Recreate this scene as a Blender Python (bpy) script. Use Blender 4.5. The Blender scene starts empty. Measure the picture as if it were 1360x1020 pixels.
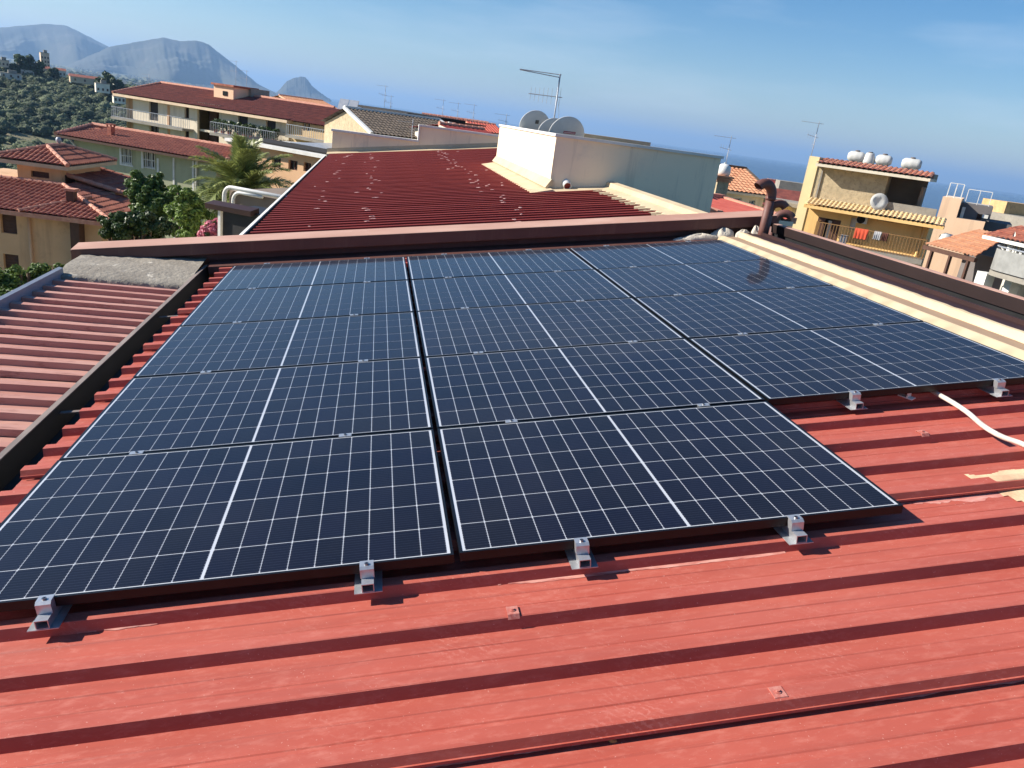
import bpy, math, random
import numpy as np
from mathutils import Vector, Matrix, noise as mnoise
random.seed(7); rng = np.random.default_rng(7)
scene = bpy.context.scene
COL = scene.collection
R = math.radians

# ------------------------------------------------------------------ camera
CW = Vector((0.48270, -2.92433, 1.59578))
RW = Matrix(((0.97861417, -0.16005581, 0.12921469),
             (0.06870359, -0.33776892, -0.93871826),
             (0.19389202, 0.92752051, -0.31954905)))        # rows: right, down, forward
FPX = 1020.8
TILT = 0.15434                                              # slope of the red roof
cam_d = bpy.data.cameras.new('camera'); cam = bpy.data.objects.new('camera', cam_d); COL.objects.link(cam)
cam_d.sensor_fit = 'HORIZONTAL'; cam_d.sensor_width = 36.0; cam_d.lens = 36.0 * FPX / 1360.0
cam_d.clip_start = 0.05; cam_d.clip_end = 200000.0
m = Matrix.Identity(4)
for i in range(3):
    m[i][0] = RW[0][i]; m[i][1] = -RW[1][i]; m[i][2] = -RW[2][i]; m[i][3] = CW[i]
cam.matrix_world = m
scene.camera = cam

# ------------------------------------------------------------------ world, sun, exposure
SUN_AZ = R(78.0)          # from +Y towards -X
SUN_EL = R(30.0)
sun_dir = Vector((-math.sin(SUN_AZ) * math.cos(SUN_EL), math.cos(SUN_AZ) * math.cos(SUN_EL), math.sin(SUN_EL)))
world = bpy.data.worlds.new('World'); scene.world = world; world.use_nodes = True
wn = world.node_tree; wn.nodes.clear()
w_out = wn.nodes.new('ShaderNodeOutputWorld'); w_bg = wn.nodes.new('ShaderNodeBackground')
sky = wn.nodes.new('ShaderNodeTexSky'); sky.sky_type = 'NISHITA'; sky.sun_disc = False
sky.sun_elevation = SUN_EL; sky.sun_rotation = -SUN_AZ
sky.altitude = 60.0; sky.air_density = 1.0; sky.dust_density = 0.2; sky.ozone_density = 2.5
w_bg.inputs['Strength'].default_value = 0.067
# thin high cirrus: pale streaks over the whole dome
geo = wn.nodes.new('ShaderNodeTexCoord'); mp = wn.nodes.new('ShaderNodeMapping'); mp.inputs['Scale'].default_value = (1.6, 1.6, 9.0)
mp.inputs['Rotation'].default_value = (0.12, -0.10, 0.3)
nz = wn.nodes.new('ShaderNodeTexNoise'); nz.inputs['Scale'].default_value = 2.2; nz.inputs['Detail'].default_value = 7.0; nz.inputs['Roughness'].default_value = 0.55
rp = wn.nodes.new('ShaderNodeValToRGB'); rp.color_ramp.elements[0].position = 0.50; rp.color_ramp.elements[1].position = 0.85
rp.color_ramp.elements[1].color = (0.26, 0.26, 0.26, 1)
mx = wn.nodes.new('ShaderNodeMixRGB'); mx.inputs['Color2'].default_value = (8.6, 9.0, 9.6, 1)
wn.links.new(geo.outputs['Generated'], mp.inputs['Vector']); wn.links.new(mp.outputs['Vector'], nz.inputs['Vector'])
wn.links.new(nz.outputs['Fac'], rp.inputs['Fac']); wn.links.new(rp.outputs['Color'], mx.inputs['Fac'])
hsv = wn.nodes.new('ShaderNodeHueSaturation'); hsv.inputs['Saturation'].default_value = 1.4
tint = wn.nodes.new('ShaderNodeMixRGB'); tint.blend_type = 'MULTIPLY'; tint.inputs['Fac'].default_value = 1.0; tint.inputs['Color2'].default_value = (0.98, 0.96, 1.02, 1)
wn.links.new(sky.outputs['Color'], hsv.inputs['Color']); wn.links.new(hsv.outputs['Color'], tint.inputs['Color1']); wn.links.new(tint.outputs['Color'], mx.inputs['Color1']); wn.links.new(mx.outputs['Color'], w_bg.inputs['Color'])
wn.links.new(w_bg.outputs['Background'], w_out.inputs['Surface'])

sun_d = bpy.data.lights.new('sun', 'SUN'); sun_d.energy = 5.0; sun_d.angle = R(0.5); sun_d.color = (1.0, 0.93, 0.83)
sun = bpy.data.objects.new('sun', sun_d); COL.objects.link(sun)
sun.rotation_euler = sun_dir.to_track_quat('Z', 'Y').to_euler(); sun.location = sun_dir * 60
vs = scene.view_settings; vs.view_transform = 'Standard'; vs.look = 'None'; vs.gamma = 1.0; vs.exposure = 0.9; vs.use_curve_mapping = False

# ------------------------------------------------------------------ pixel helpers
def ray(px, py):
    d = Vector(((px - 680) / FPX, (py - 510) / FPX, 1.0))
    return (RW.transposed() @ d).normalized()
def atd(px, py, D):                     # point at horizontal distance D
    d = ray(px, py); s = D / math.hypot(d.x, d.y); return CW + d * s
def atz(px, py, Z):
    d = ray(px, py); return CW + d * ((Z - CW.z) / d.z)
def aty(px, py, Y):
    d = ray(px, py); return CW + d * ((Y - CW.y) / d.y)
RU = Vector((math.cos(TILT), 0, math.sin(TILT))); RN = Vector((-math.sin(TILT), 0, math.cos(TILT))); RV = Vector((0, 1, 0))
def roof(u, v, n=0.0): return RU * u + RV * v + RN * n
def roofpx(px, py, n=0.0):
    d = ray(px, py); s = (n - CW.dot(RN)) / d.dot(RN); p = CW + d * s
    return p.dot(RU), p.dot(RV)
ROOF_ROT = (0, -TILT, 0)

# ------------------------------------------------------------------ materials
def lin(c):
    return tuple(((x / 255) / 12.92 if x / 255 <= 0.04045 else ((x / 255 + 0.055) / 1.055) ** 2.4) for x in c[:3]) + (1.0,)
MATS = {}
def pmat(name, c1, c2=None, scale=4.0, rough=0.75, bump=0.0, bscale=60.0, metal=0.0, coat=0.0, stretch=(1, 1, 1), spec=0.5,
         c3=None, s3=40.0, t3=(0.60, 0.72), lo=0.35, hi=0.65, island=0.0, dist=0.01, detail=6.0):
    if name in MATS: return MATS[name]
    mt = bpy.data.materials.new(name); mt.use_nodes = True; MATS[name] = mt
    nt = mt.node_tree; N = nt.nodes; L = nt.links; b = N['Principled BSDF']
    b.inputs['Roughness'].default_value = rough; b.inputs['Metallic'].default_value = metal
    b.inputs['Coat Weight'].default_value = coat; b.inputs['Coat Roughness'].default_value = 0.04
    b.inputs['Specular IOR Level'].default_value = spec
    tc = N.new('ShaderNodeTexCoord'); mapn = N.new('ShaderNodeMapping'); mapn.inputs['Scale'].default_value = stretch
    L.new(tc.outputs['Object'], mapn.inputs['Vector'])
    col = None
    if c2 is None: c2 = tuple(min(255, x * 0.90) for x in c1)
    n1 = N.new('ShaderNodeTexNoise'); n1.inputs['Scale'].default_value = scale; n1.inputs['Detail'].default_value = detail; n1.inputs['Roughness'].default_value = 0.6
    L.new(mapn.outputs['Vector'], n1.inputs['Vector'])
    r1 = N.new('ShaderNodeValToRGB'); r1.color_ramp.elements[0].position = lo; r1.color_ramp.elements[1].position = hi
    r1.color_ramp.elements[0].color = lin(c1); r1.color_ramp.elements[1].color = lin(c2)
    L.new(n1.outputs['Fac'], r1.inputs['Fac']); col = r1.outputs['Color']
    if c3 is not None:
        n2 = N.new('ShaderNodeTexNoise'); n2.inputs['Scale'].default_value = s3; n2.inputs['Detail'].default_value = 8; n2.inputs['Roughness'].default_value = 0.7
        L.new(mapn.outputs['Vector'], n2.inputs['Vector'])
        r2 = N.new('ShaderNodeValToRGB'); r2.color_ramp.elements[0].position = t3[0]; r2.color_ramp.elements[1].position = t3[1]
        L.new(n2.outputs['Fac'], r2.inputs['Fac'])
        mm = N.new('ShaderNodeMixRGB'); L.new(r2.outputs['Color'], mm.inputs['Fac']); L.new(col, mm.inputs['Color1']); mm.inputs['Color2'].default_value = lin(c3); col = mm.outputs['Color']
    if island > 0:
        g = N.new('ShaderNodeNewGeometry'); hs = N.new('ShaderNodeHueSaturation'); mr = N.new('ShaderNodeMapRange')
        mr.inputs['To Min'].default_value = 1 - island; mr.inputs['To Max'].default_value = 1 + island
        L.new(g.outputs['Random Per Island'], mr.inputs['Value']); L.new(mr.outputs['Result'], hs.inputs['Value']); L.new(col, hs.inputs['Color']); col = hs.outputs['Color']
    L.new(col, b.inputs['Base Color'])
    if bump > 0:
        n3 = N.new('ShaderNodeTexNoise'); n3.inputs['Scale'].default_value = bscale; n3.inputs['Detail'].default_value = 6
        L.new(mapn.outputs['Vector'], n3.inputs['Vector'])
        bp = N.new('ShaderNodeBump'); bp.inputs['Strength'].default_value = bump; bp.inputs['Distance'].default_value = dist
        L.new(n3.outputs['Fac'], bp.inputs['Height']); L.new(bp.outputs['Normal'], b.inputs['Normal'])
    return mt
def leafmat(name, c1, c2, trans=0.25, rough=0.5, scale=0.8):
    mt = pmat(name, c1, c2, scale=scale, rough=rough, island=0.35, lo=0.3, hi=0.7)
    nt = mt.node_tree; N = nt.nodes; L = nt.links; b = N['Principled BSDF']
    tr = N.new('ShaderNodeBsdfTranslucent'); ms = N.new('ShaderNodeMixShader'); ms.inputs['Fac'].default_value = trans
    src = b.inputs['Base Color'].links[0].from_socket
    L.new(src, tr.inputs['Color']); L.new(b.outputs['BSDF'], ms.inputs[1]); L.new(tr.outputs['BSDF'], ms.inputs[2])
    L.new(ms.outputs['Shader'], N['Material Output'].inputs['Surface'])
    return mt

# ------------------------------------------------------------------ mesh helpers
class MB:
    def __init__(s): s.v = []; s.f = []
    def add(s, vs, fs):
        o = len(s.v); s.v += [tuple(p) for p in vs]; s.f += [tuple(i + o for i in q) for q in fs]; return s
    def box(s, x0, x1, y0, y1, z0, z1):
        return s.add([(x0,y0,z0),(x1,y0,z0),(x1,y1,z0),(x0,y1,z0),(x0,y0,z1),(x1,y0,z1),(x1,y1,z1),(x0,y1,z1)],
                     [(0,3,2,1),(4,5,6,7),(0,1,5,4),(1,2,6,5),(2,3,7,6),(3,0,4,7)])
    def hexa(s, p):                      # 8 points: 4 bottom ccw, 4 top ccw
        return s.add(p, [(0,3,2,1),(4,5,6,7),(0,1,5,4),(1,2,6,5),(2,3,7,6),(3,0,4,7)])
    def slab(s, quad, n, t):             # thickened quad
        n = Vector(n).normalized() * t; q = [Vector(p) for p in quad]
        return s.hexa([p - n for p in q] + q)
    def prism(s, poly, axis, a, b):      # poly in the two other axes, extruded along axis a..b
        n = len(poly); vs = []
        for t in (a, b):
            for p, q in poly:
                vs.append({'x': (t, p, q), 'y': (p, t, q), 'z': (p, q, t)}[axis])
        fs = [(i, (i + 1) % n, n + (i + 1) % n, n + i) for i in range(n)] + [tuple(range(n - 1, -1, -1)), tuple(range(n, 2 * n))]
        return s.add(vs, fs)
    def tube(s, pts, r, n=8, caps=True):
        pts = [Vector(p) for p in pts]; k = len(pts); rr = r if isinstance(r, (list, tuple)) else [r] * k
        vs = []; ref = None
        for i, p in enumerate(pts):
            d = (pts[min(i + 1, k - 1)] - pts[max(i - 1, 0)]).normalized()
            if ref is None:
                ref = d.orthogonal().normalized()
            else:
                ref = (ref - d * ref.dot(d)).normalized()
            w = d.cross(ref)
            for j in range(n):
                a = 2 * math.pi * j / n
                vs.append(p + (ref * math.cos(a) + w * math.sin(a)) * rr[i])
        fs = []
        for i in range(k - 1):
            for j in range(n):
                fs.append((i*n+j, i*n+(j+1)%n, (i+1)*n+(j+1)%n, (i+1)*n+j))
        if caps: fs += [tuple(range(n - 1, -1, -1)), tuple(range((k - 1) * n, k * n))]
        return s.add(vs, fs)
    def lathe(s, c, prof, n=20, axis=Vector((0, 0, 1))):   # prof: (r, h)
        axis = Vector(axis).normalized(); e = axis.orthogonal().normalized(); w = axis.cross(e); c = Vector(c)
        vs = []; k = len(prof)
        for r, h in prof:
            for j in range(n):
                a = 2 * math.pi * j / n; vs.append(c + axis * h + (e * math.cos(a) + w * math.sin(a)) * r)
        return s.add(vs, [(i*n+j, i*n+(j+1)%n, (i+1)*n+(j+1)%n, (i+1)*n+j) for i in range(k-1) for j in range(n)])
    def mesh(s, name):
        me = bpy.data.meshes.new(name); me.from_pydata(s.v, [], s.f); me.update(); return me
    def build(s, name, mat, parent=None, smooth=False):
        me = s.mesh(name); return link(name, me, mat, parent, smooth)
def link(name, me, mat, parent=None, smooth=False):
    if mat is not None and len(me.materials) == 0: me.materials.append(mat)
    if smooth: me.shade_smooth()
    o = bpy.data.objects.new(name, me); COL.objects.link(o)
    if parent is not None: o.parent = parent
    return o
def tag(o, label=None, cat=None, group=None, kind=None):
    if label: o['label'] = label
    if cat: o['category'] = cat
    if group: o['group'] = group
    if kind: o['kind'] = kind
    return o
def empty(name, loc=(0, 0, 0), rot=(0, 0, 0), label=None, cat=None, group=None):
    o = bpy.data.objects.new(name, None); COL.objects.link(o); o.location = loc; o.rotation_euler = rot; o.empty_display_size = 0.2
    return tag(o, label, cat, group)
def copy_tree(o, parent=None):
    c = o.copy(); COL.objects.link(c); c.parent = parent
    for ch in list(o.children): copy_tree(ch, c)
    return c
def np_mesh(name, V, F):
    me = bpy.data.meshes.new(name); V = np.asarray(V, np.float32); F = np.asarray(F, np.int32)
    me.vertices.add(len(V)); me.vertices.foreach_set('co', V.ravel())
    k = F.shape[1]; me.loops.add(F.size); me.loops.foreach_set('vertex_index', F.ravel())
    me.polygons.add(len(F)); me.polygons.foreach_set('loop_start', np.arange(0, F.size, k, dtype=np.int32)); me.polygons.foreach_set('loop_total', np.full(len(F), k, np.int32))
    me.update(calc_edges=True); me.validate(); return me

# ------------------------------------------------------------------ base materials
M_RED = None
def red_roof_material():
    mt = pmat('red_paint', (162, 74, 60), (176, 86, 71), scale=3.0, rough=0.62, spec=0.3, bump=0.12, bscale=220, stretch=(0.35, 1, 1), c3=(192, 118, 103), s3=40, t3=(0.50, 0.85), dist=0.002)
    nt = mt.node_tree; N = nt.nodes; L = nt.links; b = N['Principled BSDF']
    src = b.inputs['Base Color'].links[0].from_socket
    tc = [n for n in N if n.type == 'TEX_COORD'][0]
    # scuffs: short tread-like scratches inside patches
    wv = N.new('ShaderNodeTexWave'); wv.wave_type = 'BANDS'; wv.bands_direction = 'DIAGONAL'; wv.inputs['Scale'].default_value = 21; wv.inputs['Distortion'].default_value = 7; wv.inputs['Detail'].default_value = 4; wv.inputs['Detail Scale'].default_value = 2.2; wv.inputs['Detail Roughness'].default_value = .7
    L.new(tc.outputs['Object'], wv.inputs['Vector'])
    fn = N.new('ShaderNodeTexNoise'); fn.inputs['Scale'].default_value = 75; fn.inputs['Detail'].default_value = 3; L.new(tc.outputs['Object'], fn.inputs['Vector'])
    mw = N.new('ShaderNodeMath'); mw.operation = 'MULTIPLY'; L.new(wv.outputs['Fac'], mw.inputs[0]); L.new(fn.outputs['Fac'], mw.inputs[1])
    r = N.new('ShaderNodeValToRGB'); r.color_ramp.elements[0].position = 0.38; r.color_ramp.elements[1].position = 0.52
    L.new(mw.outputs[0], r.inputs['Fac'])
    pn = N.new('ShaderNodeTexNoise'); pn.inputs['Scale'].default_value = 4.2; pn.inputs['Detail'].default_value = 4; L.new(tc.outputs['Object'], pn.inputs['Vector'])
    pr = N.new('ShaderNodeValToRGB'); pr.color_ramp.elements[0].position = 0.54; pr.color_ramp.elements[1].position = 0.72; pr.color_ramp.elements[1].color = (0.34, 0.34, 0.34, 1)
    L.new(pn.outputs['Fac'], pr.inputs['Fac'])
    mu = N.new('ShaderNodeMixRGB'); mu.blend_type = 'MULTIPLY'; mu.inputs['Fac'].default_value = 1.0
    L.new(r.outputs['Color'], mu.inputs['Color1']); L.new(pr.outputs['Color'], mu.inputs['Color2'])
    mx = N.new('ShaderNodeMixRGB'); mx.inputs['Color2'].default_value = lin((206, 138, 124)); L.new(mu.outputs['Color'], mx.inputs['Fac']); L.new(src, mx.inputs['Color1'])
    # long streaks along the fall of the roof
    st = N.new('ShaderNodeTexNoise'); st.inputs['Scale'].default_value = 9; st.inputs['Detail'].default_value = 5
    mp2 = N.new('ShaderNodeMapping'); mp2.inputs['Scale'].default_value = (0.12, 2.6, 1); L.new(tc.outputs['Object'], mp2.inputs['Vector']); L.new(mp2.outputs['Vector'], st.inputs['Vector'])
    sr = N.new('ShaderNodeValToRGB'); sr.color_ramp.elements[0].position = 0.5; sr.color_ramp.elements[1].position = 0.78; sr.color_ramp.elements[1].color = (0.5, 0.5, 0.5, 1)
    L.new(st.outputs['Fac'], sr.inputs['Fac'])
    m3 = N.new('ShaderNodeMixRGB'); m3.inputs['Color2'].default_value = lin((134, 62, 54)); L.new(sr.outputs['Color'], m3.inputs['Fac']); L.new(mx.outputs['Color'], m3.inputs['Color1'])
    fd = N.new('ShaderNodeTexNoise'); fd.inputs['Scale'].default_value = 0.9; fd.inputs['Detail'].default_value = 10; fd.inputs['Roughness'].default_value = 0.7
    mp3 = N.new('ShaderNodeMapping'); mp3.inputs['Scale'].default_value = (0.7, 1.4, 1); g3 = N.new('ShaderNodeNewGeometry'); L.new(g3.outputs['Position'], mp3.inputs['Vector']); L.new(mp3.outputs['Vector'], fd.inputs['Vector'])
    fr_ = N.new('ShaderNodeValToRGB'); fr_.color_ramp.elements[0].position = 0.38; fr_.color_ramp.elements[1].position = 0.72; fr_.color_ramp.elements[1].color = (0.55, 0.55, 0.55, 1); L.new(fd.outputs['Fac'], fr_.inputs['Fac'])
    m4 = N.new('ShaderNodeMixRGB'); m4.inputs['Color2'].default_value = lin((172, 98, 86)); L.new(fr_.outputs['Color'], m4.inputs['Fac']); L.new(m3.outputs['Color'], m4.inputs['Color1'])
    # fine chips and specks of bare pale primer
    sp = N.new('ShaderNodeTexNoise'); sp.inputs['Scale'].default_value = 130; sp.inputs['Detail'].default_value = 2; L.new(g3.outputs['Position'], sp.inputs['Vector'])
    sr2 = N.new('ShaderNodeValToRGB'); sr2.color_ramp.elements[0].position = 0.70; sr2.color_ramp.elements[1].position = 0.76; sr2.color_ramp.elements[1].color = (0.6, 0.6, 0.6, 1); L.new(sp.outputs['Fac'], sr2.inputs['Fac'])
    m5 = N.new('ShaderNodeMixRGB'); m5.inputs['Color2'].default_value = lin((210, 164, 150)); L.new(sr2.outputs['Color'], m5.inputs['Fac']); L.new(m4.outputs['Color'], m5.inputs['Color1'])
    L.new(m5.outputs['Color'], b.inputs['Base Color'])
    return mt
M_RED = red_roof_material()
M_OLDRED = pmat('old_red_paint', (176, 120, 106), (194, 146, 130), scale=2.5, rough=0.7, bump=0.2, bscale=120, stretch=(0.3, 1, 1), c3=(136, 82, 70), s3=18, t3=(0.55, 0.72), dist=0.002)
M_DARKRED = pmat('dark_red_sheet', (112, 40, 36), (126, 52, 46), scale=1.2, rough=0.7, spec=0.2, stretch=(0.3, 1, 1), c3=(150, 76, 74), s3=9, t3=(0.66, 0.82))
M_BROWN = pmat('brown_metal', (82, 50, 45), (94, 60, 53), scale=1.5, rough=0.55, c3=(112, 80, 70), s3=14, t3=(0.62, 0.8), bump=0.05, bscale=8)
M_BROWNTOP = pmat('sunlit_bleached_brown', (190, 152, 134), (172, 130, 112), scale=2.2, rough=0.7, c3=(196, 164, 146), s3=9, t3=(0.58, 0.8), stretch=(0.4, 1, 1))  # bleaching, plus the sunlit-top against shaded-face contrast put into the colour
M_CREAM = pmat('cream_paint', (200, 181, 148), (186, 166, 134), scale=2.0, rough=0.75, bump=0.25, bscale=30, dist=0.004, c3=(196, 176, 142), s3=22, t3=(0.62, 0.8))
M_WHITEWALL = pmat('white_render', (246, 226, 194), (240, 219, 187), scale=0.5, rough=0.85, bump=0.15, bscale=35, dist=0.004, c3=(214, 200, 178), s3=1.6, t3=(0.56, 0.85), detail=10)
def add_streaks(mt, col, sc, amt):
    nt = mt.node_tree; N = nt.nodes; L = nt.links; b = N['Principled BSDF']; src = b.inputs['Base Color'].links[0].from_socket
    g = N.new('ShaderNodeNewGeometry'); mp_ = N.new('ShaderNodeMapping'); mp_.inputs['Scale'].default_value = (sc, sc, sc * .09); L.new(g.outputs['Position'], mp_.inputs['Vector'])
    n = N.new('ShaderNodeTexNoise'); n.inputs['Scale'].default_value = 1.0; n.inputs['Detail'].default_value = 8; n.inputs['Roughness'].default_value = .65; L.new(mp_.outputs['Vector'], n.inputs['Vector'])
    r = N.new('ShaderNodeValToRGB'); r.color_ramp.elements[0].position = .54; r.color_ramp.elements[1].position = .74; r.color_ramp.elements[1].color = (amt, amt, amt, 1); L.new(n.outputs['Fac'], r.inputs['Fac'])
    m_ = N.new('ShaderNodeMixRGB'); m_.inputs['Color2'].default_value = lin(col); L.new(r.outputs['Color'], m_.inputs['Fac']); L.new(src, m_.inputs['Color1']); L.new(m_.outputs['Color'], b.inputs['Base Color'])
add_streaks(M_WHITEWALL, (170, 156, 138), 5.0, .55)
M_GREYMORTAR = pmat('mortar', (128, 120, 108), (150, 142, 128), scale=4, rough=0.9, bump=0.6, bscale=22, c3=(196, 188, 172), s3=7, t3=(0.58, 0.68), dist=0.02)
M_ZINC = pmat('zinc', (150, 156, 164), (166, 170, 176), scale=3, rough=0.5, metal=0.3)
M_GUTTER = pmat('gutter_black', (34, 33, 34), (24, 24, 25), scale=4, rough=0.6)
M_GUTLIP = pmat('gutter_lip', (140, 126, 116), (110, 98, 90), scale=6, rough=0.6, stretch=(1, 0.3, 1))
M_ALU = pmat('aluminium', (196, 198, 200), (178, 180, 184), scale=30, rough=0.35, metal=0.65)
M_BLACK = pmat('black_anodised', (17, 17, 19), (24, 24, 26), scale=20, rough=0.38, metal=0.4)
M_VOID = pmat('dark_inside', (20, 19, 18), (28, 26, 25), rough=0.9)
M_WHITE = pmat('white_paint', (226, 224, 216), (208, 205, 196), scale=3, rough=0.6)
M_GLASSDARK = pmat('window_glass', (26, 28, 32), (34, 36, 40), scale=0.7, rough=0.08, spec=0.6)
M_TILE = pmat('terracotta_tile', (146, 82, 64), (172, 106, 82), scale=3.0, rough=0.8, c3=(112, 54, 46), s3=2.2, t3=(0.5, 0.7), island=0.06)
M_TILEBR = pmat('brown_tile', (120, 60, 50), (142, 76, 62), scale=2.0, rough=0.85, c3=(92, 48, 42), s3=1.5, t3=(0.5, 0.7))
M_TILEORANGE = pmat('orange_tile', (184, 124, 90), (198, 146, 110), scale=2.0, rough=0.85, c3=(160, 100, 70), s3=3, t3=(0.55, 0.7))
M_RIDGE = pmat('ridge_tile', (206, 150, 124), (186, 122, 100), scale=6, rough=0.8)
M_STUCCO = pmat('orange_stucco', (214, 172, 132), (204, 162, 122), scale=0.7, rough=0.9, c3=(160, 120, 90), s3=1.2, t3=(0.55, 0.8))
M_GREENWALL = pmat('sage_stucco', (178, 178, 144), (164, 166, 134), scale=0.4, rough=0.9, c3=(146, 144, 118), s3=0.9, t3=(0.5, 0.8))
M_CREAMWALL = pmat('cream_stucco', (226, 214, 190), (214, 200, 176), scale=0.3, rough=0.9, c3=(190, 176, 152), s3=0.7, t3=(0.55, 0.8))
M_YELLOWWALL = pmat('yellow_stucco', (238, 196, 130), (228, 184, 116), scale=0.5, rough=0.9, c3=(210, 168, 108), s3=1.0, t3=(0.55, 0.8))
M_PALEYELLOW = pmat('pale_yellow_stucco', (236, 214, 164), (226, 202, 152), scale=0.5, rough=0.9)
M_BROWNPAINT = pmat('brown_shutter', (74, 48, 36), (88, 58, 44), scale=6, rough=0.7)
M_CONCRETE = pmat('concrete', (150, 144, 132), (134, 128, 118), scale=1.5, rough=0.9, c3=(110, 104, 96), s3=4, t3=(0.55, 0.75), bump=0.3, bscale=12, dist=0.02)
M_GREYWALL = pmat('grey_wall', (112, 106, 104), (100, 95, 94), scale=0.8, rough=0.9)
M_PINKWALL = pmat('pink_beige_wall', (238, 200, 164), (228, 190, 154), scale=0.5, rough=0.9)
M_BLOCKWORK = pmat('blockwork', (190, 172, 138), (168, 152, 122), scale=2.5, rough=0.95, c3=(140, 124, 100), s3=6, t3=(0.5, 0.7), bump=0.5, bscale=9, dist=0.03)
M_IRON = pmat('iron', (60, 56, 54), (74, 68, 64), rough=0.6, scale=8, metal=0.3)
M_GREYROOF = pmat('grey_roof', (98, 86, 74), (80, 70, 60), scale=1.5, rough=0.9, c3=(66, 58, 50), s3=3, t3=(0.5, 0.7))
M_DISH = pmat('dish_grey', (196, 196, 190), (186, 187, 182), scale=4, rough=0.5)
M_PIPE = pmat('brown_pipe', (112, 72, 62), (98, 62, 54), scale=8, rough=0.6, c3=(134, 92, 80), s3=30, t3=(0.6, 0.8))

for mt_, c_ in ((M_STUCCO, (150, 116, 86)), (M_CREAMWALL, (150, 138, 118)), (M_GREENWALL, (116, 112, 92)), (M_YELLOWWALL, (176, 138, 88)), (M_PALEYELLOW, (196, 172, 128)), (M_PINKWALL, (190, 158, 130))): add_streaks(mt_, c_, 1.6, .5)
add_streaks(M_BROWN, (120, 92, 80), 7.0, .4)
# ------------------------------------------------------------------ the solar roof (coordinates u right and up the slope, v away, n up)
PITCH, V0, RIB_N, RIB_H = 0.252, -0.607, -0.075, 0.040
VAL_N = RIB_N - RIB_H
def rib_points(v_front):                   # profile of one rib and the valley behind it, from the front foot
    a = v_front
    return [(a - 0.012, VAL_N), (a, RIB_N), (a + 0.004, RIB_N + 0.0015), (a + 0.046, RIB_N + 0.0015), (a + 0.050, RIB_N), (a + 0.064, VAL_N),
            (a + 0.108, VAL_N), (a + 0.112, VAL_N + 0.0022), (a + 0.117, VAL_N + 0.0022), (a + 0.121, VAL_N),
            (a + 0.176, VAL_N), (a + 0.180, VAL_N + 0.0022), (a + 0.185, VAL_N + 0.0022), (a + 0.189, VAL_N)]
def prof(v):                               # height of the sheet at v
    k = math.floor((v - (V0 - 0.012)) / PITCH); w = v - (V0 + k * PITCH)
    if w < 0: return VAL_N + RIB_H * (w + 0.012) / 0.012
    if w < 0.05: return RIB_N
    if w < 0.064: return RIB_N - RIB_H * (w - 0.05) / 0.014
    return VAL_N
building = empty('house_with_solar_roof', roof(1.7, 0.0, 0) * 1.0, (0, 0, 0), 'house with red ribbed metal roof carrying the rows of solar panels', 'house')
building.location = (0, 0, 0)
rframe = ROOF_ROT
def rpart(mb, name, mat, smooth=False):
    o = mb.build(name, mat, building, smooth); o.rotation_euler = rframe; return o
def extrude_profile(mb, pts, u0, u1, nseg=1, wob=0.0):
    k = len(pts); vs = []
    for i in range(nseg + 1):
        u = u0 + (u1 - u0) * i / nseg
        for (v, n) in pts: vs.append((u, v, n + (random.uniform(-wob, wob) if 0 < i < nseg else 0)))
    fs = [(i*k+j, (i+1)*k+j, (i+1)*k+j+1, i*k+j+1) for i in range(nseg) for j in range(k-1)]
    mb.add(vs, fs)
RU0, RU1 = -1.07, 4.60
# sheets one module (4 ribs) wide; each laps over the rib of its neighbour nearer the camera
def sheet_mesh(nribs, lap=True, u0=RU0, u1=RU1):
    pts = []
    for k in range(nribs): pts += rib_points(k * PITCH)
    a = nribs * PITCH
    pts += [(a - 0.012, VAL_N), (a, RIB_N), (a + 0.050, RIB_N), (a + 0.060, RIB_N - 0.03)]
    if lap:      # lip over the neighbour's rib
        pts[0] = (-0.016, RIB_N - 0.020); pts[1] = (-0.005, RIB_N + 0.0045); pts[2] = (0.0, RIB_N + 0.006); pts[3] = (0.046, RIB_N + 0.006)
        pts[4] = (0.052, RIB_N + 0.003)
        pts.insert(0, (-0.022, RIB_N - 0.019)); pts.insert(0, (-0.024, RIB_N - 0.026))
    mb = MB(); extrude_profile(mb, pts, u0, u1, 12, 0.0009); return mb.mesh('roof_sheet')
me = sheet_mesh(4)
JOINT = V0 - 3 * PITCH
v = JOINT - 3 * 4 * PITCH
while v < 5.5:
    if v + 4 * PITCH > 5.65:
        n_left = int((5.60 - v) / PITCH)
        o = link('roof_sheet', sheet_mesh(max(1, n_left)), M_RED, building)
    else:
        o = link('roof_sheet', me, M_RED, building)
    o.rotation_euler = rframe; o.location = roof(0, v, 0); v += 4 * PITCH
# boarding under the sheets and the house below
mb = MB(); mb.box(RU0 + 0.03, 4.99, -6.9, 5.66, VAL_N - 0.10, VAL_N - 0.012); rpart(mb, 'roof_core', M_CREAM)
mb = MB(); mb.box(-1.02, 5.30, -6.8, 5.95, -10.4, -0.36); mb.build('wall', M_CREAMWALL, building)
# gutter
gp = [(-1.262, -0.085), (-1.236, -0.085), (-1.236, -0.22), (-1.06, -0.235), (-1.06, -0.13), (-1.052, -0.13), (-1.052, -0.245), (-1.262, -0.230)]
mb = MB(); mb.prism([(p, q) for p, q in gp], 'y', -6.6, 5.70); rpart(mb, 'gutter', M_GUTTER)
mb = MB(); mb.box(-1.268, -1.232, -6.6, 5.72, -0.084, -0.078); rpart(mb, 'gutter_lip', M_GUTLIP)
for vv in (-1.1, 1.55, 3.7):
    mb = MB(); mb.box(-1.236, -1.06, vv, vv + 0.03, -0.135, -0.128); rpart(mb, 'gutter_strap', M_GUTLIP)
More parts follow.
